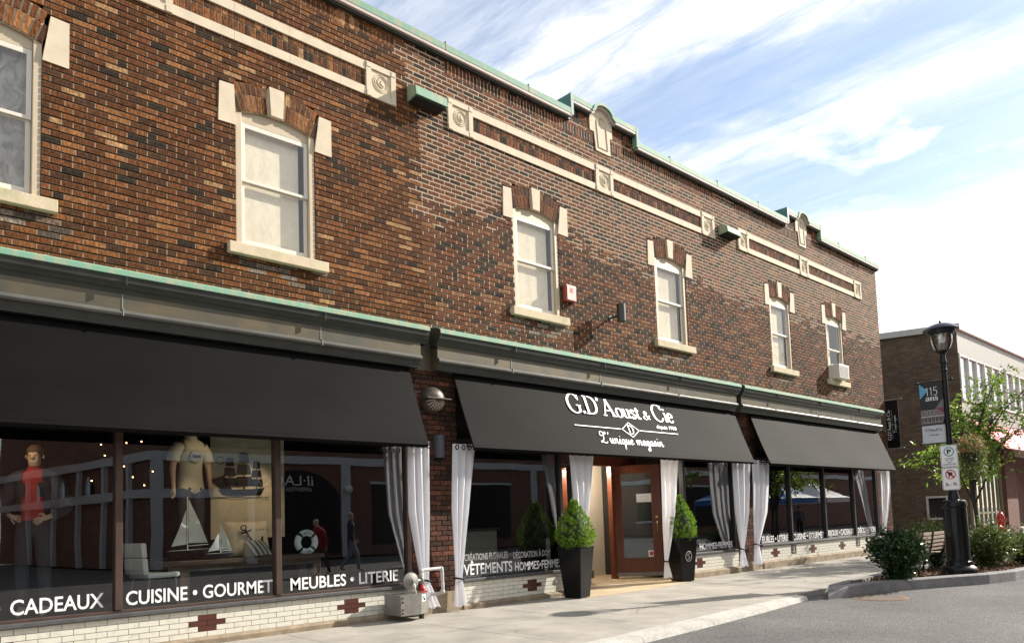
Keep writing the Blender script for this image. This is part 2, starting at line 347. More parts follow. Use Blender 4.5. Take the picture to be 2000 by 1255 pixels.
def letters(text, style='serif', lower=.78, track=0.0):
    """-> list of (quad, layer), total width; cap height 1"""
    x = 0.0; out = []; lay = 0
    for ch in text:
        if style == 'serif':
            adv, st = SER[ch]; k = lower if ch.islower() else 1.0
            for kind, pts in st:
                P = [Vector((p[0] * k, p[1] * k, 0)) for p in pts]
                if kind in 'co' or kind == 'nc': P = cr([(p.x, p.y) for p in P], 6, kind == 'o')
                wf = {'c': lambda t: .045 + .105 * abs(t.y) ** 1.3, 'o': lambda t: .045 + .10 * abs(t.y) ** 1.3, 't': lambda t: .145, 'h': lambda t: .05, 'h2': lambda t: .065, 'd': lambda t: .15, 'n': lambda t: .075, 'nc': lambda t: .075}[kind]
                strip(out, [p + Vector((x, 0, 0)) for p in P], (lambda t, wf=wf, k=k: wf(t) * (k ** .5)), lay); lay += 1
            x += adv * k + track
        else:
            adv, st = SCR[ch]
            for pts in st:
                P = cr(pts, 5); strip(out, [p + Vector((x, 0, 0)) for p in P], lambda t: .035 + .06 * abs(t.y), lay); lay += 1
            x += adv
    return out, x
def put_quads(mb, quads, width, O, Ud, Vd, N, x0, x1, h, base, m=0, shear=0.0, lift=.003):
    """fit lettering of given unit width between x0..x1 along Ud, height h along Vd at baseline base"""
    kx = (x1 - x0) / width
    for q, lay in quads:
        mb.add([O + Ud * (x0 + (p.x + shear * p.y) * kx) + Vd * (base + p.y * h) + N * (lift + lay * .00012) for p in q], [(0, 1, 2, 3)], m)
def plain_text(mb, body, O, Ud, Vd, N, x0, x1, h, base, m=0, bold=0.0, shear=0.0, lift=.003, center=False):
    cu = bpy.data.curves.new('t', 'FONT'); cu.body = body; cu.offset = bold; cu.shear = shear; cu.resolution_u = 3
    o = bpy.data.objects.new('t', cu); COL.objects.link(o)
    dg = bpy.context.evaluated_depsgraph_get(); dg.update(); me = bpy.data.meshes.new_from_object(o.evaluated_get(dg))
    vs = [p.co.copy() for p in me.vertices]; fs = [tuple(p.vertices) for p in me.polygons]
    bpy.data.objects.remove(o); bpy.data.meshes.remove(me); bpy.data.curves.remove(cu)
    a = min(v.x for v in vs); b = max(v.x for v in vs); cap = .70
    kx = (x1 - x0) / (b - a) if x1 is not None else h / cap
    sh = 0 if not center else -(b - a) * kx / 2
    mb.add([O + Ud * (x0 + sh + (v.x - a) * kx) + Vd * (base + v.y / cap * h) + N * lift for v in vs], fs, m)
X, Y, Z = Vector((1, 0, 0)), Vector((0, 1, 0)), Vector((0, 0, 1))

# ------------------------------------------------------------------ materials
m_brickA = brick_mat('brick_brown', [(0, (.105, .040, .015)), (.20, (.150, .056, .019)), (.42, (.200, .078, .027)), (.58, (.118, .043, .016)), (.74, (.070, .032, .016)), (.88, (.030, .022, .015)), (.91, (.26, .112, .042)), (.965, (.36, .205, .095))])
m_brickB = brick_mat('brick_mixed', [(0, (.110, .038, .018)), (.26, (.042, .024, .015)), (.42, (.140, .048, .021)), (.62, (.070, .031, .017)), (.75, (.026, .018, .013)), (.83, (.18, .065, .027)), (.95, (.23, .105, .045))])
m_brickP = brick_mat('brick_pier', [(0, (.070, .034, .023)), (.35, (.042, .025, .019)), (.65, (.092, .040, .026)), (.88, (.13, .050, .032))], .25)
m_mortar = mat('mortar_pale', (.58, .47, .33), .9, noise=.45, nscale=9, bump=.3, bscale=120)
m_mortart = mat('mortar_tan', (.30, .205, .125), .9, noise=.4, nscale=9)
m_mortard = mat('mortar_sooty', (.010, .008, .006), .95, noise=.4, nscale=9)
m_stone = mat('limestone', (.64, .545, .40), .8, noise=.16, nscale=5, bump=.15, bscale=50)
m_stonew = mat('limestone_weathered', (.60, .50, .35), .85, noise=.42, nscale=4, ncol=(.40, .38, .22), bump=.25, bscale=40, thr=(.45, .8))
m_copper = mat('copper_green', (.155, .315, .22), .7, noise=.5, nscale=7, ncol=(.34, .31, .20), bump=.1, stretch=(1.2, 1, .3), thr=(.48, .66))
m_copperp = mat('coping_underside', (.55, .46, .42), .7, noise=.2, nscale=6)
m_teal = mat('copper_teal', (.05, .16, .15), .55, noise=.4, nscale=6)
m_bronze = mat('dark_bronze_metal', (.050, .056, .048), .42, .2, noise=.35, nscale=4)
m_fascia = mat('olive_bronze_sheet', (.125, .098, .056), .42, .30, noise=.5, nscale=2.2, ncol=(.058, .062, .050), bump=.10, bscale=3.0, stretch=(1, 1, 2))
m_mold = mat('grey_bronze_bead', (.15, .15, .135), .38, .3, noise=.3, nscale=3)
m_seam = mat('pale_seam', (.24, .25, .23), .5)
m_frame = mat('cream_frame', (.52, .43, .30), .55, noise=.10, nscale=6)
m_framew = mat('white_frame', (.66, .62, .54), .5)
m_shopfr = mat('brown_shop_frame', (.085, .052, .042), .42, .25, noise=.3, nscale=5)
m_blackfr = mat('black_frame', (.020, .019, .019), .4)
m_dark = mat('dark_interior', (.022, .018, .016), .9, noise=.4, nscale=2)
m_black = mat('black_metal', (.006, .006, .0065), .30, .0, spec=.30)
m_ledge = mat('slate_ledge', (.075, .075, .08), .6, noise=.5, nscale=10)
m_tile = mat('white_glazed_tile', (.62, .60, .52), .35, noise=.16, nscale=14, ncol=(.46, .44, .36), thr=(.5, .8))
m_tiler = mat('oxblood_tile', (.085, .024, .017), .35, noise=.3, nscale=12)
m_tileb = mat('black_tile', (.03, .03, .032), .35)
m_grout = mat('tile_grout', (.13, .11, .085), .9)
m_plinth = mat('concrete_plinth', (.30, .235, .16), .9, noise=.45, nscale=6, bump=.4, bscale=30)
m_roof = mat('flat_roof', (.10, .10, .10), .9)
m_glass = glass_mat('shop_glass', (.74, .83, .84), .035, 0, 1.8, wav=.05)
m_glassu = glass_mat('sash_glass', (.95, .96, .94), .02, 0, 1.0, wav=.035)
m_wfabric = bpy.data.materials.new('white_curtain'); m_wfabric.use_nodes = True
t = m_wfabric.node_tree; b = t.nodes['Principled BSDF']; b.inputs['Base Color'].default_value = (.90, .91, .96, 1); b.inputs['Roughness'].default_value = .85
tl = t.nodes.new('ShaderNodeBsdfTranslucent'); tl.inputs[0].default_value = (.86, .87, .92, 1); mx = t.nodes.new('ShaderNodeMixShader'); mx.inputs[0].default_value = .45
t.links.new(b.outputs[0], mx.inputs[1]); t.links.new(tl.outputs[0], mx.inputs[2]); t.links.new(mx.outputs[0], t.nodes['Material Output'].inputs[0])
def sheer_mat(name='sheer_curtain', lo=(.76, .67, .53), hi=(.86, .77, .62)):
    m = bpy.data.materials.new(name); m.use_nodes = True; t = m.node_tree; b = t.nodes['Principled BSDF']
    tc = t.nodes.new('ShaderNodeTexCoord'); mp = t.nodes.new('ShaderNodeMapping'); mp.inputs['Scale'].default_value = (4, 4, 2.2); t.links.new(tc.outputs['Object'], mp.inputs[0])
    w = nd(t, 'ShaderNodeTexNoise', i_Scale=1.6, i_Detail=5.0, i_Roughness=.6, i_Distortion=2.2); t.links.new(mp.outputs[0], w.inputs['Vector'])
    n = nd(t, 'ShaderNodeTexNoise', i_Scale=2.0, i_Detail=4.0); t.links.new(tc.outputs['Object'], n.inputs['Vector'])
    r = ramp_n(t, w.outputs['Fac'], [(.34, lo), (.62, hi)]); r2 = ramp_n(t, n.outputs['Fac'], [(.3, .88), (.65, 1.0)])
    mx = nd(t, 'ShaderNodeMix', data_type='RGBA', blend_type='MULTIPLY'); mx.inputs[0].default_value = 1; t.links.new(r, mx.inputs[6]); t.links.new(r2, mx.inputs[7]); t.links.new(mx.outputs[2], b.inputs['Base Color'])
    b.inputs['Roughness'].default_value = .9
    return m
m_sheer = sheer_mat(); m_sheerg = sheer_mat('grey_sheer_curtain', (.16, .155, .145), (.42, .40, .37))
m_awn = mat('charcoal_canvas', (.0044, .0041, .0039), .70, spec=.055, noise=.25, nscale=1.1, ncol=(.0080, .0075, .0070), bump=.35, bscale=2.6, stretch=(.5, 1, 1))
m_white = mat('white_vinyl', (.82, .82, .82), .5)
m_greyv = mat('grey_vinyl', (.34, .34, .33), .5)
m_vwhite = mat('white_paint', (.80, .80, .80), .45)
m_wood = mat('mahogany', (.17, .050, .022), .32, noise=.5, nscale=3.5, stretch=(10, 10, 1), ncol=(.085, .022, .011))
m_brass = mat('brass', (.60, .42, .14), .3, 1.0)
m_steel = mat('galvanised_steel', (.26, .25, .23), .5, .5, noise=.25, nscale=9)
m_steelg = mat('grey_paint_pipe', (.52, .50, .48), .5, .1, noise=.2, nscale=10)
m_beige = mat('beige_plaster', (.62, .55, .44), .85, noise=.06, nscale=3)
m_red = mat('red_paint', (.50, .025, .020), .4, noise=.25, nscale=12)
m_rust = mat('rusty_iron', (.26, .135, .06), .8, noise=.45, nscale=12)
m_pot = mat('black_glazed_pot', (.005, .005, .0055), .22, spec=.28, noise=.2, nscale=4)
m_bark = mat('bark', (.045, .036, .028), .9, noise=.5, nscale=14, stretch=(1, 1, .3), bump=.5, bscale=30)
m_skin = mat('mannequin_skin', (.62, .40, .27), .5)
m_pskin = mat('skin', (.52, .33, .24), .6)

# ------------------------------------------------------------------ ground
def ground_mat(name, color, ncol, big=1.2, speck=180.0, samt=.35, bump=.35, rough=.9, joints=None, spots=False):
    m = bpy.data.materials.new(name); m.use_nodes = True; t = m.node_tree; b = t.nodes['Principled BSDF']; b.inputs['Roughness'].default_value = rough
    tc = t.nodes.new('ShaderNodeTexCoord')
    n = nd(t, 'ShaderNodeTexNoise', i_Scale=big, i_Detail=7.0, i_Roughness=.6); t.links.new(tc.outputs['Object'], n.inputs['Vector'])
    c = ramp_n(t, n.outputs['Fac'], [(.33, color), (.68, ncol)])
    s = nd(t, 'ShaderNodeTexNoise', i_Scale=speck, i_Detail=3.0, i_Roughness=.75); t.links.new(tc.outputs['Object'], s.inputs['Vector'])
    f = ramp_n(t, s.outputs['Fac'], [(.32, 1 - samt), (.68, 1 + samt)])
    mx = nd(t, 'ShaderNodeMix', data_type='RGBA', blend_type='MULTIPLY'); mx.inputs[0].default_value = 1; t.links.new(c, mx.inputs[6]); t.links.new(f, mx.inputs[7])
    out = mx.outputs[2]
    if spots:
        v = nd(t, 'ShaderNodeTexVoronoi', i_Scale=3.2); t.links.new(tc.outputs['Object'], v.inputs['Vector'])
        g = ramp_n(t, v.outputs['Distance'], [(.035, .30), (.06, 1.0)])
        v2 = nd(t, 'ShaderNodeTexVoronoi', i_Scale=.55, feature='DISTANCE_TO_EDGE'); n4 = nd(t, 'ShaderNodeTexNoise', i_Scale=2.0, i_Detail=5.0); t.links.new(tc.outputs['Object'], n4.inputs['Vector'])
        ad = nd(t, 'ShaderNodeVectorMath', operation='ADD'); t.links.new(tc.outputs['Object'], ad.inputs[0]); t.links.new(n4.outputs['Color'], ad.inputs[1]); t.links.new(ad.outputs[0], v2.inputs['Vector'])
        g2 = ramp_n(t, v2.outputs['Distance'], [(.004, .45), (.010, 1.0)])
        for gg in (g,):
            m2 = nd(t, 'ShaderNodeMix', data_type='RGBA', blend_type='MULTIPLY'); m2.inputs[0].default_value = 1; t.links.new(out, m2.inputs[6]); t.links.new(gg, m2.inputs[7]); out = m2.outputs[2]
    t.links.new(out, b.inputs['Base Color'])
    bp = t.nodes.new('ShaderNodeBump'); bp.inputs['Strength'].default_value = bump; bp.inputs['Distance'].default_value = .008
    t.links.new(s.outputs['Fac'], bp.inputs['Height']); t.links.new(bp.outputs[0], b.inputs['Normal'])
    return m
m_asph = ground_mat('asphalt', (.074, .072, .070), (.125, .121, .115), .55, 62, 1.0, 1.2)
m_walk = ground_mat('sidewalk_concrete', (.365, .335, .29), (.235, .218, .19), 1.6, 110, .30, .5, spots=True)
m_curb = ground_mat('curb_concrete', (.48, .455, .42), (.34, .325, .30), 3.0, 80, .55, .8)
m_granite = ground_mat('curb_granite', (.17, .165, .17), (.26, .25, .25), 5.0, 110, .6, .8)
m_slab = ground_mat('entry_slab_stone', (.46, .36, .23), (.34, .26, .16), 1.6, 60, .2, .2)
m_mulch = ground_mat('bark_mulch', (.055, .032, .022), (.14, .08, .05), 6.0, 60, .7, 1.5)
ROADZ = -.07
g = MB(); g.quad((-200, -200, -.10), (400, -200, -.10), (400, 300, -.10), (-200, 300, -.10)); tag(g.build('ground', m_asph), kind='structure')
g = MB(); g.quad((-120, -40, ROADZ), (300, -40, ROADZ), (300, 1.0, ROADZ), (-120, 1.0, ROADZ)); tag(g.build('road', m_asph), kind='structure')
def curb_y(x): return -3.96 + .064 * x if x < 12.1 else -3.19 + .02 * (x - 12.1)
g = MB()                                            # paving bays with open joints
xs = [-12 + 1.62 * i for i in range(60)]
for i in range(len(xs) - 1):
    a, c = xs[i] + .006, xs[i + 1] - .006
    ya, yc = curb_y(a) + .01, curb_y(c) + .01
    m1 = -1.72
    g.prism([(a, m1 + .006, 0), (c, m1 + .006, 0), (c, .5, 0), (a, .5, 0)], (0, 0, -.12))
    g.prism([(a, ya, 0), (c, yc, 0), (c, m1 - .006, 0), (a, m1 - .006, 0)], (0, 0, -.12))
crk = random.Random(3)
for (x, y, ang, ln) in ((4.6, -1.0, -.5, 1.5), (7.9, -2.6, .35, 1.3), (9.9, -1.3, -1.2, 1.1), (12.2, -2.4, .15, 1.6), (14.4, -1.9, -.7, 1.2), (17.3, -1.2, .4, 1.8), (6.0, -2.9, 1.2, .7)):
    p = Vector((x, y, .004)); w = .007
    while ln > 0:
        a2 = ang + crk.uniform(-.7, .7); q = p + Vector((math.cos(a2), math.sin(a2), 0)) * .11; nn = Vector((-math.sin(a2), math.cos(a2), 0)) * w * .5
        g.add([p - nn, q - nn, q + nn, p + nn], [(0, 1, 2, 3)], 1); p = q; ln -= .11; w = max(.003, w * .97)
tag(g.build('sidewalk', [m_walk, m_mulch]), kind='structure')
g = MB(); g.quad((-12, -4.5, -.085), (84, -3.0, -.085), (84, .5, -.085), (-12, .5, -.085)); tag(g.build('sidewalk_bed', m_mulch), kind='structure')
g = MB()
cx = [-12 + 1.55 * i for i in range(16)]
for a, c in zip(cx[:-1], cx[1:]):
    c -= .008
    wa, wc = (.30 if a < 9 else .30 - .05 * (a - 9)), (.30 if c < 9 else .30 - .05 * (c - 9))
    wa, wc = max(wa, .05), max(wc, .05)
    top = [(a, curb_y(a) - wa + .02, -.012), (c, curb_y(c) - wc + .02, -.012), (c, curb_y(c), .003), (a, curb_y(a), .003)]
    g.add(top + [(a, curb_y(a) - wa - .02, -.11), (c, curb_y(c) - wc - .02, -.11)], [(0, 1, 2, 3), (4, 5, 1, 0)])
tag(g.build('curb', m_curb), kind='structure')
# entrance slab in front of the recessed door
g = MB(); g.prism([(9.25, .0, .006), (9.3, -.62, .006), (10.5, -.66, .006), (11.6, -.56, .006), (12.6, -.34, .006), (13.3, -.06, .006), (13.3, .0, .006), (13.2, 2.6, .02), (9.5, 2.6, .02)], (0, 0, -.05)); tag(g.build('entrance_floor', m_slab), kind='structure')

# planting island
ISL = [(11.45, -3.66), (11.92, -3.78), (12.60, -3.86), (13.37, -4.16), (14.15, -4.50), (15.0, -4.90), (15.8, -5.10), (17.0, -5.18), (20.0, -5.2), (24.0, -5.1), (25.0, -4.2), (24.0, -3.2), (18.0, -3.15), (13.6, -3.25), (12.0, -3.42)]
def inset(P, d):
    out = []; n = len(P)
    for i in range(n):
        p = Vector(P[i]); a = (p - Vector(P[i - 1])).normalized(); b2 = (Vector(P[(i + 1) % n]) - p).normalized()
        nn = Vector((-(a.y + b2.y), a.x + b2.x)); nn.normalize(); out.append(p + nn * d)
    return out
g = MB(); IN = inset(ISL, .17); IN2 = inset(ISL, .025); n = len(ISL)
for i in range(n):
    j = (i + 1) % n
    def top(p, i): return .10 if i not in (0, 14) else .02
    z0, z1 = (.11 if i not in (0,) else .0), (.11 if j not in (0,) else .0)
    g.add([(*ISL[i], -.10), (*ISL[j], -.10), (*ISL[j], z1 - .02), (*ISL[i], z0 - .02), (*IN2[i], z0), (*IN2[j], z1), (*IN[j], z1), (*IN[i], z0), (*IN[i], -.05), (*IN[j], -.05)], [(0, 1, 2, 3), (3, 2, 5, 4), (4, 5, 6, 7), (7, 6, 9, 8)])
tag(g.build('island_curb', m_granite), kind='structure')
g = MB(); g.add([(*p, .055) for p in inset(ISL, .15)], [tuple(range(n))]); tag(g.build('planting_bed', m_mulch), kind='structure')
rng = np.random.default_rng(5)
pts = []
while len(pts) < 2600:
    x = rng.uniform(11.9, 19.5); y = rng.uniform(-5.0, -3.35)
    lim = np.interp(x, [p[0] for p in ISL[:10]], [p[1] for p in ISL[:10]]) + .2
    if y > lim and y < -3.45: pts.append((x, y, .06))
m_litter = leaf_mat('leaf_litter', [(0, (.10, .05, .03)), (.5, (.20, .12, .06)), (.8, (.30, .20, .11)), (1, (.13, .06, .05))], .0, .8)
tag(leaves('leaf_litter', m_litter, None, pts, .06, .55, 3, up=.35), kind='stuff')
t0 = thing('manhole_cover', 'round rusty iron manhole cover set in the asphalt beside the kerb tip', 'manhole cover', (12.0, -4.22, ROADZ))
g = MB(); g.lathe([(.34, 0), (.34, .008), (.31, .010), (.30, .006), (.001, .007)], (12.0, -4.22, ROADZ), 32); g.build('cover', mat('worn_iron', (.12, .095, .07), .8, noise=.4, nscale=14), t0)
g = MB(); g.lathe([(.40, 0), (.40, .006), (.345, .006), (.345, .0)], (12.0, -4.22, ROADZ), 32); g.build('rim', m_rust, t0)

# ------------------------------------------------------------------ brick store building
CRS, PIT = .0757, .2190
WIN = [(.46, 1.56), (3.67, 4.77), (8.45, 9.56), (12.42, 13.52), (17.12, 18.16), (20.20, 21.24)]
B = thing('store_building', 'two storey dark brown brick store with limestone trim and green copper coping', 'building', (11.0, 0, 0))
XE = 23.92                                    # right hand corner
ZB, ZT = 4.20, 8.80
Z0 = 4.20
def arch_out(w, x):
    c = (w[0] + w[1]) / 2; h = 1.9375 ** 2 - (x - c) ** 2
    return 5.1725 + math.sqrt(h) if h > 0 else -9
def cuts(zm):
    out = []
    for w in WIN:
        L, Rr = w; c = (L + Rr) / 2
        if 4.76 < zm < 4.905: out.append((L - .115, Rr + .145))
        elif 4.905 <= zm < 6.44: out.append((L, Rr))
        elif 6.44 <= zm < 6.965: out.append((L - .225, Rr + .25))
        elif zm < 7.11 and zm >= 6.965:
            hw = math.sqrt(max(0, 1.9375 ** 2 - (zm - 5.1725) ** 2))
            if hw > .12: out.append((max(c - hw, L - .02), min(c + hw, Rr + .07)))
    for a, c in ((-1.5, 6.11), (7.10, 14.75), (15.77, 22.70)):
        if 7.58 < zm < 8.09: out.append((a, c))
    return out
def clip(a, b2, C):
    seg = [(a, b2)]
    for (c, d) in C:
        nxt = []
        for (p, q) in seg:
            if q <= c or p >= d: nxt.append((p, q)); continue
            if p < c: nxt.append((p, c))
            if q > d: nxt.append((d, q))
        seg = nxt
    return seg
def xsplit(z): return np.interp(z, [4.2, 5.71, 6.23, 6.99, 7.75, 8.59], [6.75, 6.6, 6.42, 6.54, 6.38, 6.12])
def zflush(x): return np.interp(x, [6.4, 8.4, 9.6, 14.8, 22.6], [5.95, 6.40, 6.35, 6.28, 6.32])
wall = MB(); mort = MB()
def brick(mb, x0, x1, z0, z1, m, y=0.0, d=.11):
    j = random.uniform(-.0022, -.0009); y = y + j; c = .0035
    v = [(x0, y + c, z0), (x1, y + c, z0), (x1, y + c, z1), (x0, y + c, z1), (x0 + c, y, z0 + c), (x1 - c, y, z0 + c), (x1 - c, y, z1 - c), (x0 + c, y, z1 - c), (x0, y + d, z0), (x1, y + d, z0), (x1, y + d, z1), (x0, y + d, z1)]
    mb.add(v, [(4, 5, 6, 7), (0, 1, 5, 4), (1, 2, 6, 5), (2, 3, 7, 6), (3, 0, 4, 7), (0, 8, 9, 1), (3, 2, 10, 11), (1, 9, 10, 2), (0, 3, 11, 8)], m)
rows = int((ZT - ZB) / CRS)
SOLD = [(-1.5, 6.12), (7.07, 14.80), (15.70, 22.75)]
for r in range(rows + 1):
    zb = ZB + r * CRS; zt = zb + CRS - .017; zm = (zb + zt) / 2
    C = cuts(zm)
    sold = 8.475 < zm < 8.69
    if sold: C = C + SOLD
    off = (r % 2) * PIT / 2 + (.03 if r % 7 == 3 else 0)
    sp = xsplit(zm) + random.uniform(-.12, .12)
    k = int((-1.4 - off) / PIT) - 1
    while True:
        a = off + k * PIT; k += 1
        if a > XE: break
        b2 = a + PIT - .009
        if random.random() < .02 and a > -1: 
            parts = [(a, a + PIT / 2 - .0105), (a + PIT / 2, b2)]
        else: parts = [(a, b2)]
        for (p, q) in parts:
            for (s0, s1) in clip(max(p, -1.4), min(q, XE), C):
                if s1 - s0 > .025:
                    m = 0 if a < sp else 1
                    if 4.50 < zm < 4.77 and any(w[0] - .15 < s0 < w[1] + .1 for w in WIN) and random.random() < .55: m = 2
                    if zm < 4.36 and random.random() < .10: m = 2
                    brick(wall, s0, s1, zb, zt, m)
    # mortar: pale head joints, bed joints raked and sooty low on the wall and on the older left bay
    for (s0, s1) in clip(-1.4, XE - .02, cuts(zm)):
        mort.quad((s0, -.0002, zb), (s1, -.0002, zb), (s1, -.0002, zt), (s0, -.0002, zt), 0) if s0 > sp else (mort.quad((s0, -.0002, zb), (min(s1, sp), -.0002, zb), (min(s1, sp), -.0002, zt), (s0, -.0002, zt), 2), s1 > sp and mort.quad((sp, -.0002, zb), (s1, -.0002, zb), (s1, -.0002, zt), (sp, -.0002, zt), 0))
        xa = s0
        step = .22
        while xa < s1:
            xb = min(xa + step, s1); xm = (xa + xb) / 2
            fl = xm > sp and zm > zflush(xm) + random.uniform(-.25, .25)
            y = .0022 if fl else .018
            mort.quad((xa, y, zt), (xb, y, zt), (xb, y, zb + CRS), (xa, y, zb + CRS), 0 if fl else 1)
            xa = xb
# soldier courses under the coping and stack-bonded panels between the stone strips
def soldiers(a, b2, z0, z1, mfun, w=CRS):
    n = max(1, int(round((b2 - a) / w))); w = (b2 - a) / n
    for i in range(n): brick(wall, a + i * w, a + (i + 1) * w - .0095, z0, z1, mfun(a + i * w))
for a, b2 in SOLD: soldiers(max(a, -1.4), b2, 8.478, 8.678, lambda x: 0 if x < 6.4 else 1)
MED = [(2.38, 2.90), (5.60, 6.11), (7.10, 7.61), (10.66, 11.17), (14.24, 14.75), (15.77, 16.25), (18.84, 19.33), (22.21, 22.70)]
PAN = [(-1.4, 2.38), (2.90, 5.60), (7.61, 10.66), (11.17, 14.24), (16.25, 18.84), (19.33, 22.21)]
for a, b2 in PAN:
    mf = lambda x: 0 if x < 6.4 else 1
    soldiers(a + .01, b2, 7.705, 7.855, mf); soldiers(a + .01, b2, 7.866, 7.948, mf)
    mort.quad((a, .006, 7.69), (b2, .006, 7.69), (b2, .006, 7.96), (a, .006, 7.96), 0)
# raised parapet blocks carry their own soldier course
RAISE = [(9.95, 11.92, 10.55, 11.21), (18.16, 20.06, 18.74, 19.36)]
for a, b2, c, d in RAISE:
    for r in range(4):
        zb = 8.80 + r * CRS
        if r == 0:
            for (s0, s1) in clip(a + .02, b2 - .02, [(c, d)]):
                x = s0
                while x < s1: brick(wall, x, min(x + PIT, s1) - .01, zb - .01, zb + .05, 1); x += PIT
    for (s0, s1) in ((a + .02, c), (d, b2 - .02)):
        soldiers(s0, s1, 8.86, 9.05, lambda x: 1)
        mort.quad((s0, .006, 8.74), (s1, .006, 8.74), (s1, .006, 9.08), (s0, .006, 9.08), 0)
# right hand return of the wall
for r in range(rows + 1):
    zb = ZB + r * CRS
    for k in range(4):
        y0 = .115 + k * PIT + (r % 2) * .11
        j = random.uniform(-.001, .001); x = XE + j
        wall.add([(x, y0, zb), (x, y0 + .208, zb), (x, y0 + .208, zb + .065), (x, y0, zb + .065)], [(0, 1, 2, 3)], 1)
m_brickE = brick_mat('brick_efflorescent', [(0, (.16, .115, .085)), (.4, (.09, .07, .055)), (.7, (.24, .19, .15))], .6)
wall_o = wall.build('brick_wall', [m_brickA, m_brickB, m_brickE], B)
mort_o = mort.build('mortar', [m_mortar, m_mortard, m_mortart], B)
# body of the building behind the face brick, with the window openings left open
core = MB()
def core_x(x0, x1, z0, z1): core.box(x0, x1, .118, .32, z0, z1)
edges = [-1.4] + [e for w in WIN for e in w] + [XE - .03]
core_x(-1.4, XE - .03, 6.80, 8.82); core_x(-1.4, XE - .03, 2.62, 4.86)
for i in range(0, len(edges), 2): core_x(edges[i], edges[i + 1], 4.86, 6.80)
core.box(XE - .32, XE - .03, .32, 14, 0, 8.82); core.box(-1.4, -1.1, .32, 14, 0, 8.82); core.box(-1.1, XE - .32, 13.7, 14, 0, 8.82)
core.build('inner_wall', m_mortard, B)
g = MB(); g.box(-1.1, XE - .32, .32, 13.7, 8.2, 8.3); g.build('roof', m_roof, B)
g = MB(); g.box(-1.1, XE - .32, .32, 13.7, 3.30, 3.6); g.build('upper_floor', m_dark, B)
for w in WIN:                                  # dark rooms behind the sash windows
    pass
g = MB(); g.box(-1.1, XE - .32, 1.6, 1.7, 3.6, 8.2); g.build('partition', m_dark, B)

# coping (green copper with pale underside), raised over the two pediments
def coping(mb, a, b2, z, h=.125, ends=True):
    y0, y1 = -.115, .45
    P = [(y0, z), (y0, z + h * .82), (y0 + .03, z + h), (y1, z + h + .02), (y1, z)]
    mb.prism([(a, p, q) for p, q in P][::-1], (b2 - a, 0, 0), 0)
    mb.box(a + .003, b2 - .003, -.110, .10, z - .05, z - .001, 1)
    mb.box(a + .006, b2 - .006, -.060, .10, z - .09, z - .051, 2)
    x = a + 1.1
    while x < b2 - .2: mb.box(x, x + .012, y0 - .004, .44, z + .004, z + h + .026, 0); x += 1.83
cp = MB()
CB = 8.80
for a, b2 in ((-1.4, 9.96), (11.91, 18.17), (20.05, XE + .1)): coping(cp, a, b2, CB)
for a, b2, c, d in RAISE:
    coping(cp, a, c + .0, CB + .285); coping(cp, d, b2, CB + .285)
    for x in (a - .02, b2 - .05):                       # cheek pieces stepping down
        cp.box(x, x + .07, -.118, .46, CB - .02, CB + .40, 3 if x < (a + b2) / 2 else 0)
    cp.box(a + .05, b2 - .05, .12, .45, CB, CB + .285, 3)
cp.build('coping', [m_copper, m_copperp, m_bronze, m_teal], B)

# pediment stones with a small arched copper hood
for a, b2, c, d in RAISE:
    w = d - c; cxm = (c + d) / 2; ra = w * .36
    def archpts(r, zc, k=14, rise=1.0): return [(cxm + r * math.cos(math.pi * (1 - i / k)), zc + r * rise * math.sin(math.pi * (1 - i / k))) for i in range(k + 1)]
    st = MB(); zs = CB + .33
    prof = [(c, CB - .06), (c + .12, CB - .06), (c + .16, CB - .42), (d - .08, CB - .42), (d - .08, CB - .06), (d, CB - .06), (d, zs)] + archpts(ra, zs, 14, .62)[::-1] + [(c, zs)]
    st.prism([(x, -.02, z) for x, z in prof], (0, .3, 0))
    po = st.build('pediment_stone', m_stone, B)
    ni = MB(); inn = [(c + .235, CB - .34), (d - .155, CB - .34)] + archpts(.135, CB + .16, 10, .8)[::-1]
    ring_o = [(x, -.022, z) for x, z in inn]
    cxn = sum(p[0] for p in inn) / len(inn); czn = sum(p[1] for p in inn) / len(inn)
    ring_i = [(cxn + (x - cxn) * .86, -.012, czn + (z - czn) * .94) for x, z in inn]
    k = len(inn); ni.add(ring_o + ring_i, [(i, (i + 1) % k, k + (i + 1) % k, k + i) for i in range(k)], 0)
    ni.tube(ring_o + [ring_o[0]], .012, 6)
    ni.prism([(cxn - .05, -.0225, czn + .13), (cxn + .045, -.0225, czn + .05), (cxn - .045, -.0225, czn - .03)], (0, -.006, 0))
    ni.build('niche', m_stonew, po)
    hd = MB(); o1 = archpts(ra + .075, zs - .02, 14, .64); o2 = archpts(ra + .01, zs - .02, 14, .62)
    out = [(c - .02, zs - .02)] + o1 + [(d + .02, zs - .02)]; inn2 = [(c - .02, zs - .075)] + o2 + [(d + .02, zs - .075)]
    for i in range(len(out) - 1):
        p, q, r2, s2 = out[i], out[i + 1], inn2[i + 1], inn2[i]
        hd.prism([(p[0], -.13, p[1]), (q[0], -.13, q[1]), (r2[0], -.13, r2[1]), (s2[0], -.13, s2[1])], (0, .58, 0))
    hd.build('copper_hood', m_copper, po)
    mo = MB()
    for i in range(len(out) - 1):
        p, q, r2, s2 = inn2[i], inn2[i + 1], inn2[i + 1], inn2[i]
        mo.prism([(p[0], -.085, p[1] - .002), (q[0], -.085, q[1] - .002), (r2[0], -.085, r2[1] - .04), (s2[0], -.085, s2[1] - .04)], (0, .2, 0))
    mo.build('hood_moulding', m_copperp, po)

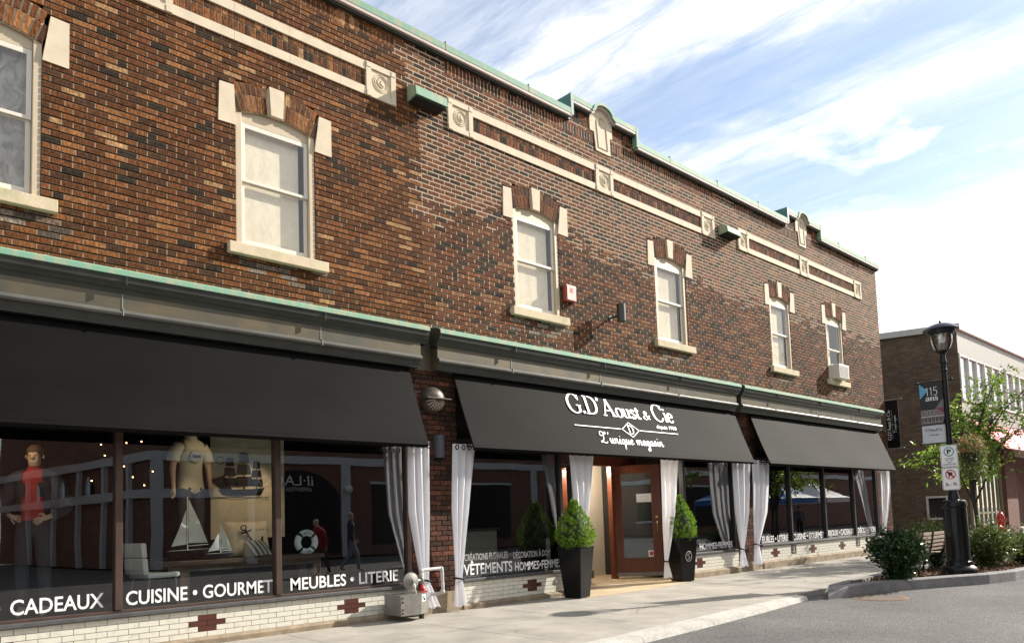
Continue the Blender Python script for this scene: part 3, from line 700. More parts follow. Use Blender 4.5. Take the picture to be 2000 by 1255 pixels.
# stone strips and medallion squares
for a, b2 in PAN:
    st = MB(); x = a
    while x < b2 - .01:
        e = min(x + .76, b2)
        st.box(x, e - .003, -.022, .12, 7.955, 8.085); st.box(x, e - .003, -.022, .12, 7.575, 7.700); x = e
    st.build('stone_strip', m_stone, B)
for a, b2 in MED:
    st = MB(); w = b2 - a; c = (a + b2) / 2; z0, z1 = 7.57, 8.09; f = .085
    st.box(a, b2, -.012, .12, z0, z1)                      # sunk field
    for (p, q, r2, s2) in ((a, b2, z1 - f, z1), (a, b2, z0, z0 + f), (a, a + f, z0 + f, z1 - f), (b2 - f, b2, z0 + f, z1 - f)): st.box(p, q, -.032, -.0125, r2, s2)
    for (qx, qz) in ((a, z0), (b2 - f, z0), (a, z1 - f), (b2 - f, z1 - f)): st.box(qx + .006, qx + f - .006, -.039, -.0325, qz + .006, qz + f - .006)
    mo = st.build('medallion_block', m_stone, B)
    rg = MB()
    for R0 in (.130, .100):
        rg.tube([(c + R0 * math.cos(i * math.pi / 12), -.014, 7.83 + R0 * math.sin(i * math.pi / 12)) for i in range(25)], .0065, 6)
    rg.tube(cr([(c - .03, -.016, 7.90), (c - .055, -.016, 7.84), (c - .02, -.016, 7.79), (c + .03, -.016, 7.775)], 4), .008, 5)
    rg.tube(cr([(c + .02, -.016, 7.89), (c + .0, -.016, 7.84), (c + .05, -.016, 7.80)], 4), .007, 5)
    rg.build('medallion', m_stonew, mo)

# sash windows
def sash_window(i, w):
    L, Rr = w; c = (L + Rr) / 2; hw = (Rr - L) / 2
    rise = .10; rad_i = (hw * hw + rise * rise) / (2 * rise); za = 6.735; zc2 = za - rad_i
    def arc(r, n=12, a0=None): 
        am = math.asin(min(1, hw / rad_i)) if a0 is None else a0
        return [(c + r * math.sin(-am + 2 * am * k / n), zc2 + r * math.cos(-am + 2 * am * k / n)) for k in range(n + 1)]
    fr = MB(); y0, y1 = .012, .13
    t = .085
    fr.bevbox(L + .004, L + t, y0, y1, 4.905, 6.63, .006); fr.bevbox(Rr - t, Rr - .004, y0, y1, 4.905, 6.63, .006)
    fr.prism([(L + t + .0015, y0 + .033, 6.549)] + [(x, y0 + .033, z - .004) for x, z in arc(rad_i) if L + t + .0015 < x < Rr - t - .0015] + [(Rr - t - .0015, y0 + .033, 6.549)], (0, .085, 0))
    fr.bevbox(L + t, Rr - t, y0 + .01, y1, 4.905, 4.945, .005)
    for xa, xb in ((L + .004, L + t), (Rr - t, Rr - .004)):
        q = [(x, zc2 + math.sqrt(rad_i ** 2 - (x - c) ** 2) - .004) for x in np.linspace(xa, xb, 4)]
        fr.prism([(xa, y0, 6.6315), (xb, y0, 6.6315)] + [(x, y0, z) for x, z in q[::-1]], (0, .118, 0))
    fo = fr.build('window', m_frame, B)
    sh = MB(); s = .05
    for (z0, z1, dy) in ((5.765, 6.545, .0), (4.945, 5.80, .028)):
        a, b2 = L + t + .004, Rr - t - .004; ya = y0 + .03 + dy
        sh.bevbox(a, a + s, ya, ya + .026, z0, z1, .004); sh.bevbox(b2 - s, b2, ya, ya + .026, z0, z1, .004)
        sh.bevbox(a + s, b2 - s, ya + .001, ya + .025, z1 - (.05 if dy else .06), z1, .004); sh.bevbox(a + s, b2 - s, ya + .001, ya + .025, z0, z0 + (.07 if dy else .04), .004)
    sh.build('sash', m_framew, fo)
    for (z0, z1, dy) in ((5.80, 6.49, .013), (5.01, 5.755, .041)):
        p = MB(); ya = y0 + .03 + dy; p.quad((L + t + .05, ya, z0), (Rr - t - .05, ya, z0), (Rr - t - .05, ya, z1), (L + t + .05, ya, z1)); p.build('window_pane', m_glassu, fo)
    cu = MB(); k = 40; xa, xb = L + .09, Rr - .09
    if i == 5: xb = xa + .36
    for (z0, z1) in ((4.95, 6.56),):
        for q in range(k):
            xs0, xs1 = xa + (xb - xa) * q / k, xa + (xb - xa) * (q + 1) / k
            f = lambda x: .135 + .0008 * math.sin(x * 31 + i * 1.7)
            if i != 5 and q > k * .88 and i > 0: continue
            cu.quad((xs0, f(xs0), z0), (xs1, f(xs1), z0), (xs1, f(xs1), z1), (xs0, f(xs0), z1))
    cu.build('sheer_curtain', m_sheerg if i == 0 else m_sheer, fo, smooth=True)
    # stone: sill, shoulders, keystone
    s = MB(); s.bevbox(L - .115, Rr + .145, -.085, .16, 4.765, 4.903, .008); s.build('stone_sill', m_stonew, fo)
    for side in (-1, 1):
        s = MB()
        P = [(L - .205, 6.965), (L - .02, 6.975), (L + .004, 6.452), (L - .222, 6.445)] if side < 0 else [(Rr + .07, 6.975), (Rr + .25, 6.965), (Rr + .25, 6.445), (Rr - .004, 6.452)]
        s.prism([(x, -.014, z) for x, z in P][::-1], (0, .13, 0)); s.build('shoulder_stone', m_stone, fo)
    s = MB(); s.prism([(c - .105, -.03, 7.12), (c + .105, -.03, 7.12), (c + .082, -.03, 6.735), (c - .082, -.03, 6.735)][::-1], (0, .16, 0)); s.build('keystone', m_stone, fo)
    # radiating brick arch in two rings
    for side in (-1, 1):
        ar = MB()
        for (r0, r1, n) in ((rad_i + .004, rad_i + .215, 6), (rad_i + .226, rad_i + .375, 6)):
            a0 = math.asin(.098 / r0) + .012; a1 = math.asin(min(.999, (hw + (.0 if side < 0 else .02)) / (r0 + .1))) + .012
            for k in range(n):
                t0_, t1_ = a0 + (a1 - a0) * k / n + .006, a0 + (a1 - a0) * (k + 1) / n - .006
                P = [(c + side * r * math.sin(tt), zc2 + r * math.cos(tt)) for r, tt in ((r0, t0_), (r1, t0_), (r1, t1_), (r0, t1_))]
                if side > 0: P = P[::-1]
                yv = -.004 + random.uniform(-.002, .002)
                ar.prism([(x, yv, z) for x, z in P][::1], (0, .11, 0), 0)
        ar.build('brick_arch', m_brickA if c < 6.4 else m_brickB, fo)
    mb = MB(); inr = arc(rad_i + .002); our = [(c + 1.935 * math.sin(a), 5.174 + 1.935 * math.cos(a)) for a in [(.30 - .60 * k / 12) for k in range(13)]]
    mb.prism([(x, .006, z) for x, z in inr] + [(x, .006, z) for x, z in our], (0, .1, 0)); mb.build('arch_mortar', m_mortar, fo)
    return fo
for i, w in enumerate(WIN): sash_window(i, w)

# copper cornice over the shopfronts: three runs
PROF = [(.0, 4.275), (-.27, 4.215), (-.325, 4.185), (-.33, 4.130), (-.315, 4.124)]
PROF2 = [(-.313, 4.122), (-.300, 4.06), (-.270, 4.035), (-.262, 4.01), (-.235, 3.99), (-.222, 3.965), (-.214, 3.95)]
PROF3 = [(-.213, 3.95), (-.211, 3.775)]
PROF4 = [(-.212, 3.775), (-.240, 3.768), (-.258, 3.745), (-.258, 3.728), (-.240, 3.706), (-.214, 3.70)]
PROF5 = [(-.213, 3.699), (-.200, 3.66), (-.175, 3.62), (-.172, 3.60), (0, 3.598)]
def cornice(a, b2, cut):
    mb = MB(); full = PROF + PROF2 + PROF3 + PROF4 + PROF5
    def run(P, m, a, b2):
        for (p, q) in zip(P[:-1], P[1:]): mb.quad((a, p[0], p[1]), (b2, p[0], p[1]), (b2, q[0], q[1]), (a, q[0], q[1]), m)
    fa, fb = a + cut * .3, b2 - cut
    run(PROF, 0, a, b2); run(PROF2, 1, a, b2); run(PROF3, 2, fa, fb); run(PROF4, 3, fa, fb); run(PROF5, 1, fa, fb)
    for x in (a, b2): mb.add([(x, p, q) for p, q in PROF + PROF2] + [(x, 0, 3.95)], [tuple(range(len(PROF + PROF2) + 1))], 1)
    for x in (fa, fb): mb.add([(x, p, q) for p, q in [(0, 3.95)] + PROF3 + PROF4 + PROF5], [tuple(range(1 + len(PROF3 + PROF4 + PROF5)))], 2)
    x = a + 1.5
    k = 0
    while x < b2 - .4:
        mb.box(x, x + .010, -.217, -.20, 3.70, 3.95, 4); mb.box(x + .012, x + .020, -.335, -.31, 4.02, 4.12, 1); mb.box(x, x + .01, -.263, -.22, 3.70, 3.78, 4); x += 2.2 + .2 * (k % 2); k += 1
    for x in np.arange(a + .1, b2 - .1, .23):              # standing laps of the copper top sheet
        mb.add([(x, -.005, 4.2775), (x + .012, -.005, 4.2775), (x + .012, -.27, 4.219), (x, -.27, 4.219)], [(0, 1, 2, 3)], 0)
    mb.build('cornice', [m_copper, m_bronze, m_fascia, m_mold, m_seam], B)
cornice(-1.4, 6.41, .10); cornice(6.60, 15.02, .06); cornice(15.16, 23.0, .0)
for a, b2 in ((6.28, 6.70), (14.9, 15.25)): g = MB(); g.box(a, b2, -.04, .12, 3.60, 4.27); g.build('pier_flashing', m_fascia, B)
# lime run-off along the foot of the wall above the copper
g = MB(); x = -1.4
while x < 23:
    e = x + random.uniform(.05, .16); h = random.uniform(.0, .035) if random.random() < .75 else 0
    if h > .005: g.prism([(x, -.003, 4.275), (e, -.003, 4.275), (e - .02, -.003, 4.275 + h), (x + .02, -.003, 4.275 + h * .8)], (0, .02, 0))
    x = e
g.build('lime_run', m_stonew, B)

# lower storey: brick piers, tiled stall risers, ledges, plinth
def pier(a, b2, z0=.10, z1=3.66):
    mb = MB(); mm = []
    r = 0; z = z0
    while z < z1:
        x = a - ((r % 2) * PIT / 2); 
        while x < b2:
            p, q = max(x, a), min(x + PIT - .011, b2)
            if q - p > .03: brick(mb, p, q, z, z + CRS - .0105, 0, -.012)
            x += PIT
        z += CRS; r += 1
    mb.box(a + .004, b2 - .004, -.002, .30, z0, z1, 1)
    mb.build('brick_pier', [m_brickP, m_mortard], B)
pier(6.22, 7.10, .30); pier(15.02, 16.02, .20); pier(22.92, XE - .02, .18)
BAYS = [(-1.4, 6.22, .09, .405, [3.23, 5.19, 1.2]), (7.10, 9.40, .09, .405, [8.50]), (13.05, 15.02, .14, .47, [13.51]), (16.02, 22.92, .18, .515, [16.69, 18.50, 20.30, 22.1])]
for a, b2, z0, z1, reds in BAYS:
    mb = MB(); tw, rows_t = .213, 5; th = (z1 - z0) / rows_t
    for r in range(rows_t):
        x = a - (r % 2) * tw / 2; zb = z0 + r * th
        while x < b2:
            p, q = max(x, a), min(x + tw - .006, b2); xm = x + tw / 2
            if q - p > .02:
                m = 0
                for rc in reds:
                    kk = round((rc - a) / tw) * tw + a
                    if r in (1, 3) and abs(xm - kk) < .05: m = 1
                    if r == 2 and abs(xm - kk) < .15: m = 1
                y = -.02 + random.uniform(-.0006, .0006)
                mb.box(p, q, y, .1, zb, zb + th - .006, m)
            x += tw
    mb.box(a + .002, b2 - .002, -.014, .24, z0 - .002, z1, 2)
    for bt in ((17.56, 21.29) if a > 16 else ()):
        mb.box(bt - .12, bt + .12, -.028, 0, z0 + .10, z1 - .02, 3); mb.box(bt - .07, bt + .07, -.031, 0, z0 + .135, z0 + .15, 0); mb.box(bt - .01, bt + .01, -.031, 0, z0 + .13, z1 - .05, 0)
    mb.build('tiled_stall_riser', [m_tile, m_tiler, m_grout, m_tileb], B)
    g = MB(); g.bevbox(a, b2, -.06, .20, z1 + .002, z1 + .05, .01); g.build('window_ledge', m_ledge, B)
    g = MB(); g.prism([(a, -.07, -.04), (a, -.07, z0 - .035), (a, -.03, z0 - .003), (a, .2, z0 - .003), (a, .2, -.04)][::-1], (b2 - a, 0, 0)); g.build('plinth', m_plinth, B)
for a, b2, z in ((6.22, 7.10, .30), (15.02, 16.02, .20), (22.92, XE, .18)):
    g = MB(); g.bevbox(a + .001, b2 - .001, -.05, .25, -.04, z - .002, .012); g.build('plinth', m_plinth, B)
# slanted glazed side of the recessed entrance on its own tiled riser
SA, SB = Vector((9.42, .06, 0)), Vector((11.30, 1.26, 0)); SU = (SB - SA).normalized(); SV = Vector((SU.y, -SU.x, 0)); SL = (SB - SA).length
def sbox(mb, u0, u1, n0, n1, z0, z1, m=0):
    P = [SA + SU * u + SV * n_ for u, n_ in ((u0, n0), (u1, n0), (u1, n1), (u0, n1))]; mb.prism([(p.x, p.y, z0) for p in P], (0, 0, z1 - z0), m)
mb = MB()
for r in range(5):
    u = -(r % 2) * .106; zb = .09 + r * .063
    while u < SL:
        if min(u + .207, SL) - max(u, .02) > .03: sbox(mb, max(u, .02), min(u + .207, SL), .0, .02, zb, zb + .057, 0)
        u += .213
sbox(mb, .02, SL, -.15, .014, .02, .405, 1); mb.build('tiled_stall_riser', [m_tile, m_grout], B)
g = MB(); sbox(g, .02, SL, -.15, .05, .407, .45); g.build('window_ledge', m_ledge, B)
g = MB()
for u in (.0, SL / 2 - .03, SL - .06): sbox(g, u, u + .06, -.08, .0, .452, 2.39)
sbox(g, .06, SL - .06, -.07, -.01, .452, .50); sbox(g, .06, SL - .06, -.07, -.01, 2.32, 2.39); sl_o = g.build('shop_window', m_blackfr, B)
g = MB(); P = [SA + SU * .05 - SV * .04, SA + SU * (SL - .05) - SV * .04]; g.quad((P[0].x, P[0].y, .49), (P[1].x, P[1].y, .49), (P[1].x, P[1].y, 2.33), (P[0].x, P[0].y, 2.33)); g.build('shop_pane', m_glass, sl_o)
g = MB(); g.box(9.31, 11.30, 2.2, 2.29, .0, 2.6); g.box(11.29, 11.36, 1.30, 2.29, 0, 2.6); g.prism([(9.31, .25, .40), (9.5, .25, .40), (11.28, 1.40, .40), (11.28, 2.2, .40), (9.31, 2.2, .40)], (0, 0, .03)); g.build('display_recess', m_dark, B)

# shop windows
def shop_window(a, b2, z0, mulls, texts, fm, fw=.07):
    z1 = 2.62; fr = MB(); y0, y1 = .0, .11
    fr.bevbox(a, b2, y0, y1, z0 - .045, z0 + .012, .008)
    fr.box(a, b2, y0 + .01, y1, z1 - .10, z1)
    xs = [a] + mulls + [b2]
    for i, x in enumerate(xs):
        p = x if i == 0 else x - fw / 2
        if i == len(xs) - 1: p = x - fw
        fr.bevbox(p, p + fw, y0 - .012 if 0 < i < len(xs) - 1 else y0 - .004, y1, z0 + .0125, z1 - .101, .006)
    fo = fr.build('shop_window', fm, B)
    for i in range(len(xs) - 1):
        p = MB(); p.quad((xs[i] + .02, .05, z0), (xs[i + 1] - .02, .05, z0), (xs[i + 1] - .02, .05, z1 - .05), (xs[i] + .02, .05, z1 - .05)); p.build('shop_pane', m_glass, fo)
    for (s, x0, x1, base, h, mm) in texts:
        tx = MB(); plain_text(tx, s, Vector((0, .047, 0)), X, Z, -Y, x0, x1, h, base, 0, .016)
        tx.build('lettering', mm, fo)
    return fo
shop_window(-1.4, 6.22, .475, [2.335, 4.185], [('CADEAUX', 1.345, 2.20, .535, .152, m_white), ('\u2022', 1.205, 1.262, .535, .152, m_white), ('CUISINE \u2022 GOURMET', 2.42, 4.12, .530, .152, m_white), ('MEUBLES \u2022 LITERIE', 4.36, 6.00, .525, .152, m_white)], m_shopfr, .075)
shop_window(7.10, 9.42, .475, [], [('V\u00caTEMENTS', 7.20, 8.21, .505, .165, m_white), ('HOMMES\u2022FEMMES', 8.27, 9.36, .500, .135, m_white), ('CR\u00c9ATIONS FLORALES', 7.22, 8.12, .725, .10, m_greyv), ('D\u00c9CORATION \u00c0 DOM', 8.24, 9.10, .705, .10, m_greyv)], m_blackfr)
shop_window(13.05, 15.02, .555, [], [('HOMMES\u2022FEMMES', 13.6, 14.88, .575, .125, m_white)], m_blackfr)
shop_window(16.02, 22.92, .575, [17.60, 19.47, 21.29], [('MEUBLES \u2022 LITERIE', 15.9 + .16, 17.46, .60, .15, m_white), ('CUISINE \u2022 GOURMET', 17.70, 19.38, .605, .15, m_white), ('BIJOUX \u2022 CADEAUX', 19.64, 21.22, .63, .15, m_white), ('D\u00c9CORATION', 21.5, 22.7, .64, .15, m_white)], m_blackfr)
# shop rooms
g = MB()
g.box(-1.1, 6.2, .12, 6.0, .20, .44); g.box(-1.1, 6.2, 5.9, 6.0, .44, 3.3); g.box(6.2, 6.3, .30, 6.0, 0, 3.3); g.box(-1.1, 9.2, .12, .30, 2.62, 3.3); g.box(9.45, XE - .35, .321, .33, 2.62, 3.3)
g.box(6.3, 9.2, .30, 7.0, .30, .34); g.box(6.3, 9.2, 6.9, 7.0, .34, 3.3); g.box(9.2, 9.30, .24, 7.0, .0, 3.3)
g.box(13.25, XE - .33, .30, 7.0, .30, .36); g.box(13.25, XE - .33, 6.9, 7.0, .36, 3.3); g.box(13.15, 13.25, .24, 7.0, .0, 3.3)
g.box(-1.1, XE - .33, .12, 7.0, 3.18, 3.29)
g.build('shop_interior', m_dark, B)
# recessed entrance: plaster back wall, timber frame and open mahogany door
g = MB(); g.box(9.30, 13.15, 2.30, 2.45, 0, 2.62); g.build('entrance_wall', m_beige, B)
g = MB(); g.box(9.42, 13.05, 1.2, 1.32, 2.40, 2.62); g.box(9.42, 13.05, .12, 1.2, 2.60, 2.64); g.bevbox(12.30, 12.42, 1.30, 1.42, 0, 2.40, .008); g.bevbox(11.32, 11.42, 1.2, 1.32, .02, 2.40, .008); g.build('door_frame', m_wood, B)
g = MB(); g.box(9.45, 12.3, 1.9, 2.29, .0, .18); g.build('entrance_step', m_grout, B)
g = MB(); g.bevbox(12.02, 12.16, 2.26, 2.30, 1.42, 1.60, .006); g.bevbox(12.00, 12.20, 2.27, 2.30, 1.22, 1.34, .006); g.build('wall_panel', m_steelg, B)
DA, DB = Vector((12.40, 1.36, 0)), Vector((13.02, .58, 0)); DU = (DB - DA).normalized(); DN = Vector((DU.y, -DU.x, 0)); DW = (DB - DA).length
if DN.y > 0: DN = -DN
def dbox(mb, u0, u1, n0, n1, z0, z1, m=0):
    P = [DA + DU * u + DN * n_ for u, n_ in ((u0, n0), (u1, n0), (u1, n1), (u0, n1))]
    mb.prism([(p.x, p.y, z0) for p in P], (0, 0, z1 - z0), m)
g = MB(); st = .17
dbox(g, 0, st, 0, .05, .06, 2.42); dbox(g, DW - st, DW, 0, .05, .06, 2.42); dbox(g, st, DW - st, 0, .05, 2.24, 2.42); dbox(g, st, DW - st, 0, .05, .06, .44)
dbox(g, st, DW - st, .05, .056, .43, .445); dbox(g, st + .06, DW - st - .06, .05, .062, .16, .36)
for (u0, u1, z0, z1) in ((st - .02, st + .02, .44, 2.24), (DW - st - .02, DW - st + .02, .44, 2.24)): dbox(g, u0, u1, .051, .066, z0, z1)
DO = g.build('door', m_wood, B)
g = MB(); dbox(g, st, DW - st, .022, .026, .44, 2.24); g.build('door_pane', m_glass, DO)
g = MB(); dbox(g, .01, DW - .01, .051, .058, .065, .14); g.build('kick_plate', m_steel, DO)
g = MB(); q = lambda u, n_, z: DA + DU * u + DN * n_ + Z * z
g.tube(cr([q(DW - .085, .05, 1.20), q(DW - .085, .10, 1.19), q(DW - .085, .105, 1.08), q(DW - .085, .10, .98), q(DW - .085, .05, .97)], 5), .012, 8)
g.tube([q(DW - .09, .05, 1.30), q(DW - .09, .07, 1.30)], .028, 12); g.build('handle', m_brass, DO)
g = MB(); dbox(g, DW - .50, DW - .16, .058, .062, 1.62, 1.80); nt = g.build('notice', m_vwhite, DO)
g = MB(); c0 = q(DW - .33, .0625, 1.71); L4 = [c0 + DU * .10, c0 + Z * .055, c0 - DU * .10, c0 - Z * .055, c0 + DU * .10]; g.tube(L4, .0025, 4); g.build('diamond', m_greyv, nt)
g = MB(); dbox(g, DW - .30, DW - .17, .058, .061, .46, .60, 0); dbox(g, DW - .27, DW - .20, .0615, .063, .49, .57, 1); g.build('sticker', [m_vwhite, m_red], DO)

# ------------------------------------------------------------------ awnings
AO = Vector((0, -.10, 3.60)); AV = Vector((0, .45, 1.18)).normalized(); AN = Vector((0, -1.18, .45)).normalized(); AL = 1.263
def awning(a, b2, label):
    t = thing('awning', label, 'awning', ((a + b2) / 2, -.1, 2.42), group='charcoal awnings over the shopfronts')
    mb = MB(); nx = 60; nz = 6
    def P(x, s):
        sag = .012 * math.sin(math.pi * s) * (1 + .5 * math.sin(x * 2.1)) 
        return AO + X * x - AV * (s * AL) - AN * sag
    for i in range(nx):
        for k in range(nz):
            x0, x1 = a + (b2 - a) * i / nx, a + (b2 - a) * (i + 1) / nx
            mb.quad(P(x0, k / nz), P(x0, (k + 1) / nz), P(x1, (k + 1) / nz), P(x1, k / nz))
    e = .012
    mb.prism([AO + X * a - AV * AL, AO + X * b2 - AV * AL, AO + X * b2 - AV * (AL + .02) - AN * .03, AO + X * a - AV * (AL + .02) - AN * .03], -AN * .02 + Y * .01)
    mb.quad(P(a, .955) + AN * .002, P(a, .963) + AN * .002, P(b2, .963) + AN * .002, P(b2, .955) + AN * .002)
    for x in (a, b2): mb.tube([P(x, 0) - AN * .012, P(x, .5) - AN * .012, P(x, 1) - AN * .012], .011, 6)
    c = mb.build('canopy', m_awn, t, smooth=True, sharp=30)
    fr = MB()
    fr.tube([AO + X * (a + .02) - AV * (AL - .03) - AN * .04, AO + X * (b2 - .02) - AV * (AL - .03) - AN * .04], .016, 8)
    for x in np.linspace(a + .05, b2 - .05, max(3, int((b2 - a) / 2))):
        p = AO + X * x - AV * (AL - .03) - AN * .04; fr.tube([p, Vector((x, -.03, 2.50))], .011, 6); fr.tube([AO + X * x - AN * .03, p], .011, 6)
    fr.tube([(a + .05, -.27, 2.485), (b2 - .05, -.27, 2.485)], .012, 8)
    fr.build('awning_frame', m_black, t, smooth=True)
    return t
awning(-1.4, 6.17, 'plain charcoal canvas awning over the display of sailboats and white chair')
aw2 = awning(7.00, 15.0, 'charcoal canvas awning with white store name lettering over the entrance')
awning(15.70, 22.98, 'plain charcoal canvas awning at the far end over the four pane shopfront')
def awn_text():
    mb = MB(); O = AO.copy(); up = AV
    for (txt, x0, x1, base, h) in (("G.D'", 9.40, 10.29, -.466, .375), ("Aoust", 10.30, 11.41, -.466, .35), ("&", 11.49, 11.71, -.455, .185), ("Cie", 11.82, 12.47, -.466, .375)):
        q, w = letters(txt, 'serif', lower=.80); put_quads(mb, q, w, O, X, up, AN, x0, x1, h, base)
    for (xa, xb) in ((9.41, 10.66), (11.22, 12.44)):
        mb.add([O + X * xa + up * -.728 + AN * .003, O + X * xb + up * -.728 + AN * .003, O + X * xb + up * -.714 + AN * .003, O + X * xa + up * -.714 + AN * .003], [(0, 1, 2, 3)])
    c = (10.94, -.722); D4 = [(10.94, -.562), (11.20, -.722), (10.94, -.882), (10.68, -.722)]
    for i in range(4):
        p, q2 = D4[i], D4[(i + 1) % 4]; s = lambda u, k: (c[0] + (u[0] - c[0]) * k, c[1] + (u[1] - c[1]) * k)
        mb.add([O + X * u[0] + up * u[1] + AN * .003 for u in (p, q2, s(q2, .91), s(p, .91))], [(0, 1, 2, 3)])
    q, w = letters('D', 'serif'); put_quads(mb, q, w, O, X, up, AN, 10.865, 11.03, .19, -.815)
    q, w = letters("L'unique magasin", 'script'); put_quads(mb, q, w, O, X, up, AN, 9.97, 11.80, .205, -1.035, shear=.12)
    plain_text(mb, 'depuis 1900', O, X, up, AN, 11.80, 12.45, .075, -.632, 0, .015, .18)
    mb.build('lettering', m_white, aw2)
awn_text()

# ------------------------------------------------------------------ curtains
def curtain(rowsx, label, ph=0.0, tie=True):
    """rowsx: (x0, x1, z, y) from top to foot"""
    r0 = rowsx[0]; t = thing('curtain', label, 'curtain', ((r0[0] + r0[1]) / 2, r0[3], rowsx[-1][2]), group='white curtains tied back beside the shop windows')
    K = np.array(rowsx, float); K = K[np.argsort(-K[:, 2])]
    nz, nx = 44, 42; mb = MB(); G = []
    for k in range(nz + 1):
        s = k / nz; z = K[0, 2] + (K[-1, 2] - K[0, 2]) * s
        zz = -K[:, 2]
        x0 = np.interp(-z, zz, K[:, 0]); x1 = np.interp(-z, zz, K[:, 1]); y = np.interp(-z, zz, K[:, 3])
        for i in range(nx + 1):
            u = i / nx; w = (x1 - x0)
            am = .032 * min(1, .35 + w / .5) * (.55 + .45 * min(1, s * 4)); f = 3.0
            yy = y + am * math.sin(u * 2 * math.pi * f + ph + .5 * math.sin(3 * s + ph)) + .30 * am * math.sin(u * 2 * math.pi * 7 + ph * 2 + 2 * s + 1.5 * math.sin(5 * s)) + .012 * math.sin(4.5 * s + 5 * u + ph)
            xx = x0 + w * (u + .018 * math.sin(2 * math.pi * u * 4 + ph + 1))
            G.append((xx, yy, z + .010 * math.sin(u * 9 + ph) * (1 if k == nz else 0)))
    fs = [(k * (nx + 1) + i, k * (nx + 1) + i + 1, (k + 1) * (nx + 1) + i + 1, (k + 1) * (nx + 1) + i) for k in range(nz) for i in range(nx)]
    mb.add(G, fs); mb.build('curtain_cloth', m_wfabric, t, smooth=True, sharp=180)
    for u in np.linspace(.08, .92, 4):
        rg = MB(); x = r0[0] + (r0[1] - r0[0]) * u
        rg.tube([(x, r0[3] - .045 + .035 * math.cos(a), r0[2] - .055 + .035 * math.sin(a)) for a in np.linspace(0, 2 * math.pi, 13)], .009, 6)
        rg.build('ring', m_black, t, smooth=True)
    if tie:
        q = K[-2]; tb = MB(); cxm = (q[0] + q[1]) / 2; w = (q[1] - q[0]) / 2 + .02
        tb.tube([(cxm + w * math.cos(a), q[3] + .062 * math.sin(a), q[2] - .015 * math.cos(a)) for a in np.linspace(0, 2 * math.pi, 17)], .015, 6); tb.build('tie_band', m_black, t, smooth=True)
    return t
def cv(L, Y4=(-.3, -.25, -.14, -.16)): return [(a, b2, z, y) for (a, b2, z), y in zip(L, Y4)]
curtain(cv([(5.99, 6.35, 2.49), (6.02, 6.39, 1.48), (6.26, 6.41, .50), (6.35, 6.58, .10)]), 'white curtain behind the gas meter, left of the brick pier', .3)
curtain(cv([(6.80, 7.23, 2.49), (6.78, 7.12, 1.47), (6.89, 7.02, .48), (6.84, 7.08, .07)]), 'white curtain right of the brick pier with the grey wall lamp', 1.4)
curtain(cv([(9.31, 9.96, 2.49), (9.43, 9.92, 1.78), (9.58, 9.78, .55), (9.52, 9.86, .12)]), 'white curtain behind the left topiary planter beside the entrance', 2.2)
curtain(cv([(11.91, 12.53, 2.49), (11.96, 12.42, 1.38), (12.10, 12.18, .41), (12.03, 12.30, .10)]), 'white curtain between the open mahogany door and the right topiary', 3.1)
curtain(cv([(14.53, 15.29, 2.50), (14.60, 15.20, 1.33), (14.91, 15.04, .51), (14.80, 15.12, .13)]), 'white curtain hanging from the right end of the lettered awning', .9)
curtain(cv([(15.31, 16.12, 2.50), (15.31, 15.92, 1.32), (15.51, 15.69, .59), (15.38, 15.81, .14)]), 'white curtain at the left end of the far plain awning', 4.0)
curtain(cv([(22.44, 23.63 - .55, 2.50), (22.59, 23.67 - .55, 1.79), (22.79, 22.98, .66), (22.70, 23.1, .20)]), 'white curtain at the store corner behind the dark bush', 5.2)

# ------------------------------------------------------------------ fixtures on the wall
def vent(x0, x1, z0, z1, label):
    t = thing('vent_hood', label, 'vent hood', ((x0 + x1) / 2, -.1, z0), group='copper vent hoods high on the wall')
    g = MB(); P = [(.0, z1), (-.10, z1 - .01), (-.23, z1 - .075), (-.25, z0 + .0), (0, z0 - .02)]
    g.prism([(x0, y, z) for y, z in P], (x1 - x0, 0, 0)); g.build('hood', m_copper, t)
    g = MB(); g.box(x0 + .02, x1 - .02, -.23, .0, z0 - .035, z0 - .0205); g.build('louvre', m_dark, t)
vent(6.33, 6.92, 7.76, 7.98, 'green copper vent hood above and right of the second sash window')
vent(14.95, 15.52, 7.74, 7.95, 'smaller looking copper vent hood near the far stone panels')
t = thing('fire_alarm_box', 'red and white fire alarm box on the brick beside a sash window', 'alarm box', (9.74, -.08, 5.22))
g = MB(); g.bevbox(9.62, 9.89, -.09, 0, 5.22, 5.52, .012); g.build('alarm_case', mat('alarm_red', (.27, .055, .035), .5), t)
g = MB(); g.bevbox(9.645, 9.875, -.096, -.0905, 5.24, 5.50, .002, 0); g.box(9.72, 9.80, -.099, -.0965, 5.38, 5.46, 1); g.build('strobe_panel', [mat('pale_red_plastic', (.62, .38, .32), .4), m_red], t)
t = thing('wall_lamp', 'dark cylinder wall lamp on the upper brick casting a shadow', 'wall lamp', (11.1, -.2, 5.05))
g = MB(); g.lathe([(.001, 0), (.085, 0), (.085, .012), (.085, .33), (.075, .335), (.001, .33)], (10.93, -.27, 5.0), 24); g.build('lamp_shade', m_bronze, t, smooth=True)
g = MB(); g.tube([(10.93, -.19, 5.12), (10.93, .0, 5.12)], .022, 8); g.lathe([(.001, 0), (.055, 0), (.055, .012), (.001, .012)], (10.93, -.014, 5.12), 16, ax='y'); g.build('bracket', m_bronze, t, smooth=True)
t = thing('wall_lamp', 'grey half cylinder wall lamp on the brick pier between awnings', 'wall lamp', (6.72, -.06, 2.3))
g = MB()
